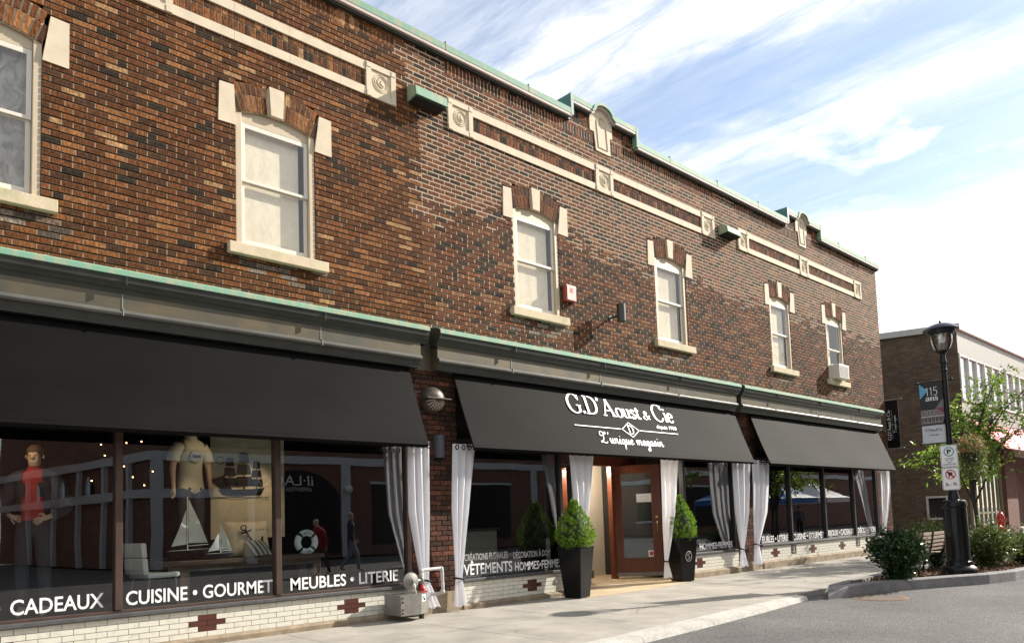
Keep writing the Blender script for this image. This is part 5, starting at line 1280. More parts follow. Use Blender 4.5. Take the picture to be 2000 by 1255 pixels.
g = MB(); g.prism([sp_(-.10, .10, NXH), sp_(13, .10, NXH), sp_(13, -.4, NXH), sp_(-.10, -.4, NXH)], (0, 0, .24)); g.build('coping', m_clad, NB)
g = MB()
for (u0, u1, z0, z1) in ((.70, 1.45, 1.64, 1.72), (.70, 1.45, .80, .88), (.70, .78, .88, 1.64), (1.37, 1.45, .88, 1.64)): g.prism([sp_(u0, .04, z0), sp_(u1, .04, z0), sp_(u1, .04, z1), sp_(u0, .04, z1)], -SN * .14)
wf_ = g.build('window', m_clad, NB)
g = MB(); g.add([sp_(.78, -.08, .88), sp_(1.37, -.08, .88), sp_(1.37, -.08, 1.64), sp_(.78, -.08, 1.64)], [(0, 1, 2, 3)]); g.build('window_pane', m_dark, wf_)
g = MB(); g.box(KX, 66, KY - .10, KY + .5, 8.13, 8.36); g.build('coping', m_copw, NB)
g = MB(); g.box(KX + .02, 66, KY + .30, KY + .5, 3.5, 8.12); x = KX + .02
while x < 66: g.box(x, x + .155, KY + .02, KY + .301, 7.22, 8.10); x += .165
x = KX + .02
while x < 66: g.box(x, x + .155, KY + .02, KY + .301, 4.10, 5.36); x += .165
g.build('metal_cladding', m_clad, NB)
m_ribb = glass_mat('ribbon_glass', (.6, .65, .7), .28, .02)
m_mullp = mat('violet_grey_mullion', (.16, .13, .24), .5)
x = KX + .15; wi = 0
while x < 60:
    g = MB(); w = 1.02
    g.box(x, x + .07, KY - .01, KY + .15, 5.38, 7.20, 0); g.box(x + .07, x + w, KY + .0, KY + .15, 7.12, 7.20, 0); g.box(x + .07, x + w, KY - .03, KY + .15, 5.36, 5.45, 0); g.box(x + .071, x + .14, KY + .04, KY + .149, 5.45, 7.119, 1)
    wf_ = g.build('window', [m_copw, m_mullp], NB)
    p = MB(); p.quad((x + .07, KY + .08, 5.44), (x + w + .01, KY + .08, 5.44), (x + w + .01, KY + .08, 7.14), (x + .07, KY + .08, 7.14)); p.build('window_pane', m_ribb, wf_)
    p = MB(); p.box(x + .1, x + w, KY + .2, KY + .22, 5.5, 7.15); p.build('blind', m_vwhite, wf_)
    x += w + .005
g = MB(); g.box(KX + 1.2, KX + 1.45, .22, .6, 0, 4.1, 0)
g.box(36.1, 37.7, -.02, .5, 0, 4.1, 0); g.box(39.2, 41.5, .8, 1.2, 0, 4.1, 0); g.box(37.7, 66, 1.2, 1.5, 0, 4.1, 0); g.build('front_wall', m_nred, NB)
g = MB(); g.box(33.2, 36.1, -.04, .4, -.05, .30); g.box(37.7, 44, -.1, .5, -.05, .28); g.build('plinth', m_clad, NB)
fr = MB(); mg = mat('olive_metal_frame', (.22, .20, .12), .5, .3)
for x in np.linspace(32.1, 36.06, 8): fr.box(x - .03, x + .03, .12, .22, .30, 3.95)
for z in (.32, 1.0, 2.62, 3.4): fr.box(32.1, 36.06, .13, .21, z - .035, z + .035)
fo = fr.build('shop_window', mg, NB); p = MB(); p.quad((32.1, .17, .3), (36.06, .17, .3), (36.06, .17, 3.95), (32.1, .17, 3.95)); p.build('shop_pane', m_glass, fo)
g = MB(); g.box(32.1, 36.1, 2.8, 2.9, 0, 4.0); g.box(33, 35.5, 1.6, 1.9, .3, 1.1); g.build('shop_interior', m_dark, NB)
t = thing('shop_awning', 'faded pink awning with small black lettering on the corner shop', 'awning', (42, -.4, 3.4))
g = MB(); g.prism([(32.6, .19, 4.66), (32.6, -1.05, 3.40), (32.6, -1.03, 3.38), (32.6, .19, 4.62)], (26, 0, 0)); g.build('canopy', mat('pink_canvas', (.78, .16, .22), .8, noise=.12, nscale=2), t)
g = MB(); O = Vector((0, .19, 4.66)); vv = Vector((0, 1.24, 1.26)).normalized(); plain_text(g, 'CAF\u00c9', O, X, vv, Vector((0, -1.26, 1.24)).normalized(), 37.2, 38.2, .16, -1.05, 0, .01, lift=.01)
g.build('lettering', m_black, t)

# ------------------------------------------------------------------ people, mannequins
def figure(parent, h=1.75, arms=None, legs=None, lean=0.0, bodymat=m_pskin, clothes=(), hair=None, fingers=True, head_turn=0.0, face=False):
    """local coords, front is -Y, feet at z = 0. arms: {side: (elbow, wrist, hand direction)}"""
    k = h / 1.75
    J = []; E = []
    def j(x, y, z, r):
        J.append((x * k, (y - lean * max(0, z - .95)) * k, z * k, (r[0] * k, r[1] * k) if isinstance(r, tuple) else r * k)); return len(J) - 1
    pel = j(0, 0, .95, (.145, .10)); sp1 = j(0, 0, 1.12, (.125, .09)); ch = j(0, -.01, 1.32, (.155, .105)); up = j(0, 0, 1.43, (.10, .075)); nk = j(0, .005, 1.50, .052); h0 = j(0, -.015, 1.575, (.062, .078)); h1 = j(0, -.008, 1.65, (.074, .092)); h2 = j(0, .0, 1.715, (.05, .062))
    E += [(pel, sp1), (sp1, ch), (ch, up), (up, nk), (nk, h0), (h0, h1), (h1, h2)]
    parts = {'torso': [pel, sp1, ch, up], 'arms': [], 'legs': [], 'head': [h0, h1, h2]}
    arms = arms or {1: ((.25, .02, 1.14), (.27, -.08, .90), (0, -.2, -1)), -1: ((-.25, .02, 1.14), (-.27, -.08, .90), (0, -.2, -1))}
    for s in (1, -1):
        el, wr, hd = arms[s]
        sh = j(s * .185, 0, 1.40, .058); e = j(*el, .040); w = j(*wr, .026)
        d = Vector(hd).normalized(); pm = Vector(wr) + d * .055; pa = j(*pm, (.036, .018))
        E += [(up, sh), (sh, e), (e, w), (w, pa)]; parts['arms'] += [sh, e, w]
        if fingers:
            sd = d.cross(Vector((s, 0, .25))).normalized()
            pn = sd.cross(d).normalized()
            for q in range(4):
                o = sd * (-.028 + .0185 * q); b0 = pm + d * .035 + o; L = (.058, .068, .074, .062)[q]
                f1 = j(*b0, .0085); f2 = j(*(b0 + d * L * .55 + pn * .006), .008); f3 = j(*(b0 + d * L + pn * .022), .006); E += [(pa, f1), (f1, f2), (f2, f3)]
            tb = pm - d * .02 + sd * .034; t1 = j(*tb, .011); t2 = j(*(tb + d * .03 + sd * .022), .010); t3 = j(*(tb + d * .055 + sd * .026 + pn * .01), .008); E += [(pa, t1), (t1, t2), (t2, t3)]
    legs = legs or {1: ((.10, -.03, .50), (.105, .02, .08)), -1: ((-.10, -.03, .50), (-.105, .02, .08))}
    for s in (1, -1):
        kn, an = legs[s]
        hp = j(s * .085, 0, .88, .088); kk = j(*kn, .056); a = j(*an, .038); to = j(an[0], an[1] - .15, max(.03, an[2] - .05), (.042, .028)); E += [(pel, hp), (hp, kk), (kk, a), (a, to)]; parts['legs'] += [hp, kk, a]
    if face: n0 = j(0, -.102, 1.612, .011); E.append((h1, n0))
    v, f = skin(J, E, pel, 2)
    mb = MB(); mb.add(v, f); mb.build('body', bodymat, parent, smooth=True, world=False, sharp=180)
    # clothing follows the body: faces nearest to the covered bones, pushed outward
    grp = {}
    for i in parts['torso']: grp[i] = 'torso'
    for i in parts['arms']: grp[i] = 'arms'
    for i in parts['legs']: grp[i] = 'legs'
    V_ = np.array(v); best = np.full(len(V_), 9.0); lab = np.array(['other'] * len(V_), dtype=object)
    for a, b2 in E:
        g1, g2 = grp.get(a), grp.get(b2)
        gname = g2 if g2 in ('arms', 'legs') else (g1 if g1 == 'torso' and g2 == 'torso' else 'other')
        A, Bv = np.array(J[a][:3]), np.array(J[b2][:3]); d = Bv - A; tt = np.clip(((V_ - A) @ d) / max(1e-9, d @ d), 0, 1)
        dist = np.linalg.norm(V_ - A - tt[:, None] * d, axis=1)
        if gname == 'torso': dist = dist - .07 * k
        m_ = dist < best; best[m_] = dist[m_]; lab[m_] = gname
    me = bpy.data.meshes.new('t'); me.from_pydata(v, [], f); me.update(); Nn = np.array([tuple(q.normal) for q in me.vertices]); bpy.data.meshes.remove(me)
    for (nm, keys, m_, grow, *opt) in clothes:
        hole = opt[0] if opt else None
        ok = [(lab[i] in keys or ('legs' in keys and lab[i] != 'arms' and V_[i][2] < 1.01 * k and abs(V_[i][0]) < .2 * k and V_[i][1] > -.125 * k and V_[i][2] > .2)) and not (hole and hole(V_[i])) for i in range(len(V_))]
        if len(opt) > 1: ok = [ok[i] or (V_[i][2] > opt[1] * k and V_[i][2] < 1.1 * k and abs(V_[i][0]) < .19 * k and abs(V_[i][1]) < .125 * k and lab[i] != 'arms') for i in range(len(V_))]
        ff = [q for q in f if sum(ok[i] for i in q) >= len(q) - 1 and any(ok[i] for i in q)]
        if not ff: continue
        mb = MB(); mb.add([tuple(p) for p in V_ + Nn * grow * k], ff); mb.build(nm, m_, parent, smooth=True, world=False, sharp=180)
    if hair:
        mb = MB(); c = Vector(J[h1][:3])
        mb.lathe([(.001, .100 * k), (.045 * k, .094 * k), (.078 * k, .066 * k), (.092 * k, .028 * k), (.088 * k, .0), (.07 * k, -.012 * k), (.001, -.01 * k)], (c.x, c.y + .016 * k, c.z + .010 * k), 16, sq=(.86, 1.0)); mb.build('hair', hair, parent, smooth=True, world=False, sharp=180)
    if face:
        mb = MB()
        for s in (1, -1): mb.lathe([(.001, -.006), (.010, -.003), (.011, 0), (.001, .006)], (s * .030 * k, J[h1][1] - .074 * k, 1.642 * k), 8, ax='y')
        mb.tube([(-.017 * k, J[h1][1] - .064 * k, 1.574 * k), (0, J[h1][1] - .069 * k, 1.576 * k), (.017 * k, J[h1][1] - .064 * k, 1.574 * k)], .0032, 5); mb.build('face', mat('face_shadow', (.26, .13, .085), .6), parent, world=False)
        mb = MB()
        for s in (1, -1): mb.lathe([(.001, -.012), (.022, -.006), (.026, .004), (.001, .01)], (s * .078 * k, J[h1][1] + .01, 1.63 * k), 10, ax='x', sq=(1, 1)); 
        mb.build('ear', bodymat, parent, world=False)
m_jack = mat('black_jacket', (.040, .040, .048), .8); m_redsh = mat('red_shirt', (.45, .04, .035), .8); m_jeanw = mat('pale_jeans', (.20, .25, .32), .85); m_navy = mat('navy_cloth', (.015, .02, .04), .8); m_redc = mat('red_coat', (.28, .018, .02), .85); m_grey = mat('grey_hair', (.45, .40, .33), .9); m_tee = mat('cream_tee', (.56, .49, .36), .85)
# shop display --------------------------------------------------------
t = thing('mannequin', 'male mannequin in dark jacket and red shirt behind the left pane', 'mannequin', (1.66, .72, .44), rad(-24))
figure(t, 1.90, {1: ((.29, .05, 1.10), (.175, -.16, 1.01), (-.8, -.45, -.35)), -1: ((-.29, .05, 1.10), (-.175, -.16, 1.03), (.8, -.45, -.3))}, bodymat=m_skin, clothes=(('red_shirt', ['torso'], m_redsh, .008, None, .90), ('jacket', ['torso', 'arms'], m_jack, .026, lambda p: (abs(p[0]) < .058 + .05 * max(0, 1.35 - p[2]) and p[1] < 0) or p[2] < 1.0), ('trousers', ['legs'], m_jack, .012)), hair=mat('brown_hair', (.10, .05, .025), .7), face=True)
t = thing('mannequin', 'mannequin in cream printed T-shirt behind the middle pane, head hidden by awning', 'mannequin', (3.45, 1.0, .98), rad(14))
figure(t, 1.80, {1: ((.25, .0, 1.14), (.255, -.03, .90), (0.05, -.1, -1)), -1: ((-.25, .0, 1.14), (-.255, -.03, .90), (0, -.1, -1))}, bodymat=m_skin, clothes=(('tee_shirt', ['torso'], m_tee, .018, None, .86), ('trousers', ['legs'], m_jack, .012)))
g = MB()
for s in (1, -1): g.tube([(s * .15, 0, 1.45), (s * .225, .0, 1.36), (s * .25, .0, 1.25)], [.085, .078, .082], 10)
g.build('sleeve', m_tee, t, smooth=True, world=False)
g = MB(); g.lathe([(.001, 0), (.085, 0), (.085, .003)], (0, -.138, 1.31), 20, ax='y'); g.build('print', m_greyv, t, world=False)
g = MB(); plain_text(g, 'RAW', Vector((0, -.142, 0)), X, Z, -Y, -.062, .062, .05, 1.285, 0, .03); g.build('lettering', m_black, t, world=False)
t = thing('display_plinth', 'dark box plinth under the T-shirt mannequin', 'plinth', (3.45, 1.15, .44)); g = MB(); g.bevbox(3.1, 3.75, .80, 1.6, .441, .975, .01); g.bevbox(3.08, 3.77, .78, 1.62, .44, .50, .01); g.build('box', m_dark, t)
m_linen = mat('linen_print', (.60, .50, .35), .9, noise=.2, nscale=5, ncol=(.48, .39, .27), bump=.2, bscale=100)
t = thing('ship_banner', 'beige cloth banner printed with a black sailing ship, hung in window', 'cloth banner', (4.2, 1.25, 1.2))
g = MB(); n = 24
for k in range(n):
    a, b2 = 3.80 + 1.06 * k / n, 3.80 + 1.06 * (k + 1) / n; f = lambda x: 1.25 + .010 * math.sin(x * 14)
    g.quad((a, f(a), 1.20), (b2, f(b2), 1.20), (b2, f(b2), 2.75), (a, f(a), 2.75))
g.build('banner_cloth', m_linen, t, smooth=True)
g = MB(); sx0, sz0 = 4.20, 1.86
def sh(P, m_=0): g.add([(sx0 + x, 1.232, sz0 + z) for x, z in P], [tuple(range(len(P)))], m_)
sh([(-.30, .02), (-.24, -.06), (.30, -.06), (.36, .05), (.20, .03), (-.12, .02)]); sh([(-.42, .15), (-.24, .0), (-.10, .0), (-.22, .22)][::1])
for x, w, hh in ((-.14, .11, .42), (.06, .13, .50), (.24, .10, .38)):
    g.box(sx0 + x - .006, sx0 + x + .006, 1.230, 1.232, sz0, sz0 + hh + .05)
    for q in range(3): z0 = .07 + hh * .33 * q; ww = w * (1 - .22 * q); sh([(x - ww, z0), (x + ww, z0), (x + ww * .8, z0 + hh * .27), (x - ww * .8, z0 + hh * .27)])
g.box(sx0 - .40, sx0 + .42, 1.230, 1.232, sz0 - .095, sz0 - .085)
g.tube([(3.93 + .05 * math.cos(a), 1.233, 2.28 + .05 * math.sin(a)) for a in np.linspace(0, 6.28, 15)], .005, 4)
g.build('ship_print', m_black, t)
t = thing('display_table', 'long dark wooden table carrying model boats and cushions', 'table', (4.0, .9, .44))
m_tab = mat('dark_table_wood', (.10, .058, .034), .6, noise=.4, nscale=4, stretch=(1, 8, 8))
g = MB(); g.bevbox(2.98, 5.15, .60, 1.18, .895, .955, .008); g.box(3.05, 5.1, .63, 1.15, .82, .894); g.build('table_top', m_tab, t)
for x, y in ((3.20, .64), (5.0, .64), (3.20, 1.10), (5.0, 1.10)): g = MB(); g.bevbox(x, x + .11, y, y + .06, .44, .82, .005); g.build('leg', mat('leg_wood', (.20, .115, .06), .6), t)
m_sail = mat('sail_cloth', (.62, .60, .55), .85)
def boat(x0, x1, zb, ztop, mx_, y, label, hullm):
    t = thing('model_sailboat', label, 'model boat', ((x0 + x1) / 2, y, zb), group='model sailboats on the display table')
    L = x1 - x0; hz = (ztop - zb) * .15; g = MB(); n = 14; rows_ = []
    for k in range(n + 1):
        s = k / n; w = .22 * L * math.sin(math.pi * min(1, .12 + s * .80)) ** .7 if s < .97 else .01; x = x0 + L * s
        rows_.append([(x, y - w, zb + hz * (1.05 + .1 * s)), (x, y - w * .6, zb + hz * .35), (x, y, zb + hz * .1 * (1 + 4 * s * s)), (x, y + w * .6, zb + hz * .35), (x, y + w, zb + hz * (1.05 + .1 * s))])
    V = [p for r in rows_ for p in r]; g.add(V, [(k * 5 + i, k * 5 + i + 1, (k + 1) * 5 + i + 1, (k + 1) * 5 + i) for k in range(n) for i in range(4)]); g.build('hull', hullm, t, smooth=True)
    g = MB(); g.add([r[0] for r in rows_] + [r[4] for r in rows_][::-1], [tuple(range(2 * (n + 1)))]); g.build('deck', m_sail, t)
    g = MB(); g.tube([(mx_, y, zb + hz), (mx_, y, ztop)], .006, 6); g.tube([(mx_, y, zb + hz * 1.5), (x1 - .04 * L, y, zb + hz * 1.6)], .005, 6); g.build('mast', m_vwhite, t)
    def sail(P, bul):
        g = MB(); n = 6; A, Bp, Cp = [Vector(p) for p in P]
        for i in range(n):
            for k in range(n - i):
                f = lambda a, b_: A + (Bp - A) * (a / n) + (Cp - A) * (b_ / n) + Vector((0, -bul * math.sin(math.pi * a / n) * math.sin(math.pi * b_ / n), 0))
                g.add([f(i, k), f(i + 1, k), f(i, k + 1)], [(0, 1, 2)])
                if k < n - i - 1: g.add([f(i + 1, k), f(i + 1, k + 1), f(i, k + 1)], [(0, 1, 2)])
        g.build('sail', m_sail, t, smooth=True)
    sail([(mx_ + .012, y, zb + hz * 1.8), (x1 - .06 * L, y - .01, zb + hz * 1.8), (mx_ + .012, y, ztop - .02)], .03)
    sail([(mx_ - .012, y, zb + hz * 1.7), (x0 + .08 * L, y - .01, zb + hz * 1.5), (mx_ - .015, y, ztop - (ztop - zb) * .20)], .02)
boat(3.10, 3.62, .957, 1.76, 3.34, .80, 'large model sailboat with black hull on the display table', m_black)
boat(3.53, 3.88, .957, 1.40, 3.72, .70, 'small model sailboat with blue hull beside the bigger boat', m_navy)
def pillow(c, w, h, d, rx, mats, name='cushion_cover'):
    pass
t = thing('cushion', 'beige cushion printed with a black anchor leaning on the table', 'cushion', (4.20, .98, .957))
bm = bmesh.new(); bmesh.ops.create_grid(bm, x_segments=14, y_segments=14, size=1)
vs = []; fs = [[v.index for v in f.verts] for f in bm.faces]
for sgn in (1, -1):
    for v in bm.verts:
        x, y_ = v.co.x, v.co.y; d = .075 * max(0, (1 - x ** 4) * (1 - y_ ** 4)) ** .6
        pinch = 1 - .06 * (1 - abs(x)) * abs(y_)
        vs.append((4.20 + x * .29 * (1 - .05 * (1 - y_ * y_)), .97 + y_ * .06 - sgn * d, 1.20 + y_ * .235 * (1 - .05 * (1 - x * x))))
bm.free(); nv = len(vs) // 2
g = MB(); g.add(vs, fs + [[i + nv for i in f[::-1]] for f in fs]); g.build('cushion_cover', m_linen, t, smooth=True)
g = MB(); yb = .872
g.tube([(4.10 + .035 * math.cos(a), yb + .012, 1.345 + .035 * math.sin(a)) for a in np.linspace(0, 6.28, 15)], .009, 5)
g.tube([(4.115, yb, 1.315), (4.25, yb - .01, 1.10)], .014, 6); g.tube([(4.06, yb, 1.27), (4.20, yb, 1.31)], .013, 6); g.tube(cr([(4.17, yb - .005, 1.05), (4.26, yb - .008, 1.07), (4.35, yb, 1.15), (4.36, yb + .01, 1.22)], 5), .012, 6)
g.build('anchor_print', m_black, t)
g = MB(); plain_text(g, 'N O R D', Vector((0, .885, 0)), X, Z, -Y, 4.27, 4.44, .03, 1.30, 0); g.build('lettering', m_black, t)
t = thing('cushion', 'small striped cushion lying in front of the anchor cushion', 'cushion', (4.25, .72, .957))
g = MB(); n = 16
def pc(u, v): 
    a = math.pi * v; return (4.10 + .30 * u + .05 * math.sin(a), .70 + .05 * math.sin(2 * a) * .4, .96 + .20 * math.sin(a) * (1 - .25 * abs(2 * u - 1)) * .95 if False else .96 + .19 * (1 - v))
for i in range(n):
    u0, u1 = i / n, (i + 1) / n
    for k in range(8):
        f = lambda u, v: (4.08 + .25 * u + .08 * v, .78 - .14 * v - .03 * math.sin(math.pi * v) - .02 * math.sin(math.pi * u), .965 + .19 * (1 - v) + .02 * math.sin(math.pi * u))
        g.quad(f(u0, k / 8), f(u1, k / 8), f(u1, (k + 1) / 8), f(u0, (k + 1) / 8), (i // 2) % 2)
g.prism([(4.08, .79, .96), (4.36, .79, .96), (4.36, .79, 1.15), (4.08, .79, 1.15)], (0, .05, 0), 0)
g.build('cushion_cover', [m_linen, mat('stripe_grey', (.10, .10, .10), .9)], t, smooth=True)
t = thing('lifebuoy', 'white lifebuoy with navy bands standing on the display table', 'lifebuoy', (4.93, .72, 1.11))
mr = .132; rr_ = .045; NB_ = 48
g = MB()
for i in range(NB_):
    a0, a1 = 2 * math.pi * i / NB_, 2 * math.pi * (i + 1) / NB_; band_ = 1 if any(abs(((a0 + a1) / 2 - q + math.pi) % (2 * math.pi) - math.pi) < .16 for q in (.75, 2.35, 3.95, 5.50)) else 0
    for k in range(12):
        b0, b1 = 2 * math.pi * k / 12, 2 * math.pi * (k + 1) / 12; q_ = rr_ * (1.04 if band_ else 1)
        f = lambda a, b_: (4.93 + (mr + q_ * math.cos(b_)) * math.cos(a), .72 + q_ * math.sin(b_), 1.115 + (mr + q_ * math.cos(b_)) * math.sin(a))
        g.quad(f(a0, b0), f(a1, b0), f(a1, b1), f(a0, b1), band_)
g.build('ring', [m_vwhite, m_navy], t, smooth=True)
g = MB()
for txt, a_mid, dirn in (('BIENVENUE', math.pi / 2, -1), ('\u00c0 BORD', -math.pi / 2, 1)):
    for i, ch in enumerate(txt):
        if ch == ' ': continue
        a = a_mid + dirn * (i - (len(txt) - 1) / 2) * .125; rd = Vector((math.cos(a), 0, math.sin(a))); V_ = rd if dirn < 0 else -rd; U__ = Vector((V_.z, 0, -V_.x))
        plain_text(g, ch, Vector((4.93, .672, 1.115)) + rd * (mr if dirn < 0 else mr), U__, V_, -Y, -.006, .006, .026, -.012, 0, .02)
g.build('lettering', m_navy, t)
t = thing('chair', 'cream upholstered chair on the display floor behind the middle pane', 'chair', (2.80, .75, .44), rad(10))
m_cream = mat('cream_leather', (.78, .74, .66), .5)
g = MB(); g.bevbox(-.06, .34, -.24, .24, .335, .395, .025); g.build('seat', m_cream, t, world=False, smooth=True)
g = MB()
for z0, z1 in ((.38, .58), (.585, .76)):
    bm = MB(); bm.bevbox(-.27, -.20, -.24, .24, z0, z1, .022); g.add([(x - (z - .38) * .10 + .16, y, z) for x, y, z in bm.v], bm.f)
g.build('backrest', m_cream, t, world=False, smooth=True)
for x, y in ((-.02, -.2), (-.02, .2), (.30, -.2), (.30, .2)): g = MB(); g.tube([(x, y, .34), (x + (.03 if x > 0 else -.05), y, .0)], .011, 6); g.build('leg', m_steel, t, world=False)
t = thing('ceiling_lamp', 'lit round ceiling lamp inside the recessed entrance', 'ceiling lamp', (11.85, 1.75, 2.5))
g = MB(); g.lathe([(.001, 2.50), (.09, 2.51), (.12, 2.55), (.12, 2.58), (.001, 2.58)], (11.85, 1.75, 0), 18); g.build('lamp_glass', mat('lit_lamp_glass', (1, .85, .6), .5, emis=(1, .80, .52), estr=3.0), t, smooth=True)
g = MB(); g.lathe([(.125, 2.575), (.135, 2.60), (.001, 2.605)], (11.85, 1.75, 0), 18); g.build('lamp_rim', m_brass, t)
ld = bpy.data.lights.new('entrance_light', 'POINT'); ld.energy = 80; ld.color = (1, .87, .70); ld.shadow_soft_size = .12
lo = bpy.data.objects.new('entrance_light', ld); COL.objects.link(lo); lo.location = (11.85, 1.70, 2.40)
# shop spot lamps
m_bulb = mat('lit_bulb', (1, .7, .4), .5, emis=(1.0, .50, .18), estr=7.0)
LM = [(2.87, 2.63), (3.21, 2.67), (3.42, 2.70), (2.92, 2.47), (3.18, 2.32), (3.30, 2.16), (3.58, 2.25), (3.46, 2.04), (2.75, 2.10)]
proto = None
where = ['left of the row', 'second in the top row', 'third in the top row', 'below the top row at left', 'between top and middle rows', 'low in the middle', 'right in the middle', 'lowest of the cluster', 'near the dark jacket mannequin']
for i, (x, z) in enumerate(LM):
    t = thing('spot_lamp', 'small lit orange spot lamp deep in the store, ' + where[i], 'spot lamp', (x, 3.0, z), group='lit spot lamps inside the store')
    if i == 0:
        g = MB(); g.lathe([(.001, .0), (.020, .004), (.028, .02), (.001, .028)], (0, 0, 0), 12, ax='y'); bl = g.build('bulb', m_bulb, t, world=False)
        g = MB(); g.lathe([(.045, -.01), (.05, .05), (.035, .10), (.001, .10)], (0, .012, 0), 12, ax='y'); g.tube([(0, .06, .04), (0, .06, .25)], .006, 5); hs_ = g.build('lamp_housing', m_black, t, world=False)
    else:
        for o in (bl, hs_): c = o.copy(); COL.objects.link(c); c.parent = t
for i, (x, y, z, l_) in enumerate(((8.52, 1.6, 2.44, 'bright lit spot lamp under the lettered awning, left of the pair'), (9.62 - 2.0, 1.6, 2.46, 'lit spot lamp close to the curtain under the lettered awning'), (9.05, 2.2, 2.36, 'faint lit spot lamp near the entrance curtain'))):
    t = thing('spot_lamp', l_, 'spot lamp', (x, y, z), group='lit spot lamps inside the store')
    for o in (bl, hs_): c = o.copy(); COL.objects.link(c); c.parent = t
for i, (loc, tgt, e) in enumerate((((1.25, .30, 2.58), (1.62, .62, 2.15), 7), ((3.9, .35, 2.58), (3.5, .95, 2.2), 5), ((4.6, .4, 2.58), (4.3, 1.2, 1.6), 24), ((3.3, .3, 2.58), (3.4, .8, 1.1), 12))):
    ld = bpy.data.lights.new('display_spot', 'SPOT'); ld.energy = e; ld.color = (1, .72, .45); ld.spot_size = rad(60); ld.spot_blend = .7; ld.shadow_soft_size = .03
    lo = bpy.data.objects.new('display_spot', ld); COL.objects.link(lo); lo.location = loc; lo.rotation_euler = (Vector(tgt) - Vector(loc)).to_track_quat('-Z', 'Y').to_euler()
# pale goods in the second shop window
t = thing('display_counter', 'long pale display counter behind the second shop window', 'counter', (8.2, 1.6, .34)); m_pale = mat('pale_counter', (.36, .32, .24), .7)
g = MB(); g.bevbox(7.0, 9.0, 1.3, 1.8, .34, 1.16, .01); g.build('counter_body', m_pale, t); g = MB(); g.bevbox(6.95, 9.05, 1.25, 1.85, 1.161, 1.20, .01); g.build('counter_top', m_tab, t)
t = thing('model_boat', 'small wooden model boat on the pale counter', 'model boat', (7.7, 1.5, 1.2)); g = MB(); g.prism([(7.35, 1.42, 1.32), (8.05, 1.42, 1.34), (7.95, 1.45, 1.21), (7.45, 1.45, 1.21)], (0, .16, 0)); g.build('hull', m_tab, t); g = MB(); g.tube([(7.7, 1.5, 1.33), (7.7, 1.5, 1.75)], .008, 6); g.build('mast', m_tab, t)

# ------------------------------------------------------------------ across the street (seen mirrored in the panes)
OP = thing('cafe_building', 'dark brick corner building with pale bands mirrored in the shop glass', 'building', (30, -24, 0))
m_obr = brick_sheet('opposite_brick', (.17, .075, .050), (.24, .10, .062), (.20, .16, .13), .22, .076, 'xz')
m_obry = brick_sheet('opposite_side_brick', (.10, .040, .025), (.15, .055, .032), (.08, .06, .05), .22, .076, 'yz')
m_band = mat('pale_stone_band', (.58, .60, .62), .8, noise=.12, nscale=4)
g = MB(); g.prism([(8.6, -20, 0), (90, -20, 0), (90, -36, 0), (6.2, -36, 0)], (0, 0, 9.2)); g.build('brick_wall', m_obr, OP)
g = MB()
for z0, z1 in ((2.62, 2.95), (4.02, 4.35), (7.9, 8.2)):
    g.box(8.5, 12.2 if z0 < 3 else 90, -20.0, -19.92, z0, z1); g.prism([(8.58, -19.93, z0), (6.1, -36, z0), (6.0, -36, z0), (8.48, -19.93, z0)], (0, 0, z1 - z0))
for x in (8.6, 12.2, 16.4, 22, 28, 34, 41, 48): g.box(x, x + .42, -20.0, -19.93, 0, 4.02)
for yv in (-21.8, -24.0, -26.4, -29.0, -32): 
    xx = 8.6 - 2.4 * (-20 - yv) / 16; g.box(xx - .10, xx + .1, yv, yv + .35, 0, 4.02)
g.build('stone_band', m_band, OP)
m_oval = mat('blue_window_glass', (.06, .14, .24), .2)
for yv in (-22.8, -25.2, -27.8, -30.5):
    xx = 8.6 - 2.4 * (-20 - yv) / 16; g = MB(); g.add([(xx - .10, yv + .42 * math.cos(a), 3.15 + .55 * math.sin(a)) for a in np.linspace(0, 6.28, 25)[:-1]], [tuple(range(24))]); g.build('oval_window', m_oval, OP)
for x in (13, 17.5, 20, 24, 26, 30.5, 37, 44, 51):
    g = MB(); g.box(x, x + 1.0, -19.99, -19.94, 5.0, 6.8, 0); g.box(x - .1, x + 1.1, -20, -19.90, 4.85, 5.0, 1); fo = g.build('window', [m_dark, m_band], OP)
for x in (18, 23, 29.2, 35.5, 42.5):
    g = MB(); g.box(x, x + 3.4, -20, -19.95, .5, 3.2, 0); g.box(x - .08, x + 3.48, -20, -19.93, 3.2, 3.32, 1); g.build('shop_window', [m_dark, m_band], OP)
g = MB(); P = [(12.5, 0.2), (16.3, .2)] + [(14.4 + 1.9 * math.cos(a), 2.5 + 1.25 * math.sin(a)) for a in np.linspace(0, math.pi, 15)]
g.prism([(x, -19.99, z) for x, z in P], (0, .06, 0)); g.build('arched_entrance', m_dark, OP)
g = MB(); O = Vector((0, -19.92, 0)); plain_text(g, 'il\u00b7LAGO', O, -X, Z, Y, -15.1, -12.6, .42, 3.10, 0, .0)
for k in range(3): g.tube([(12.7 + q * .1, -19.91, 3.0 - k * .06 + .02 * math.sin(q * 1.3)) for q in range(24)], .012, 4)
g.build('lettering', m_white, OP)
OB = thing('office_building', 'plain dark brick building across the side street, seen mirrored in the door', 'building', (-24, -28, 0))
g = MB(); g.box(-60, -1.5, -40, -23, 0, 10.5); g.build('brick_wall', m_obr, OB)
g = MB()
for z0, z1 in ((3.6, 3.9), (9.7, 10.1)): g.box(-60, -1.4, -23.0, -22.9, z0, z1)
g.build('stone_band', m_band, OB)
for x in range(-57, -4, 4):
    for z in (1.0, 5.0):
        g = MB(); g.box(x, x + 1.6, -23, -22.95, z, z + 2.0, 0); g.box(x - .1, x + 1.7, -23, -22.9, z - .14, z - .001, 1); g.build('window', [m_dark, m_band], OB)
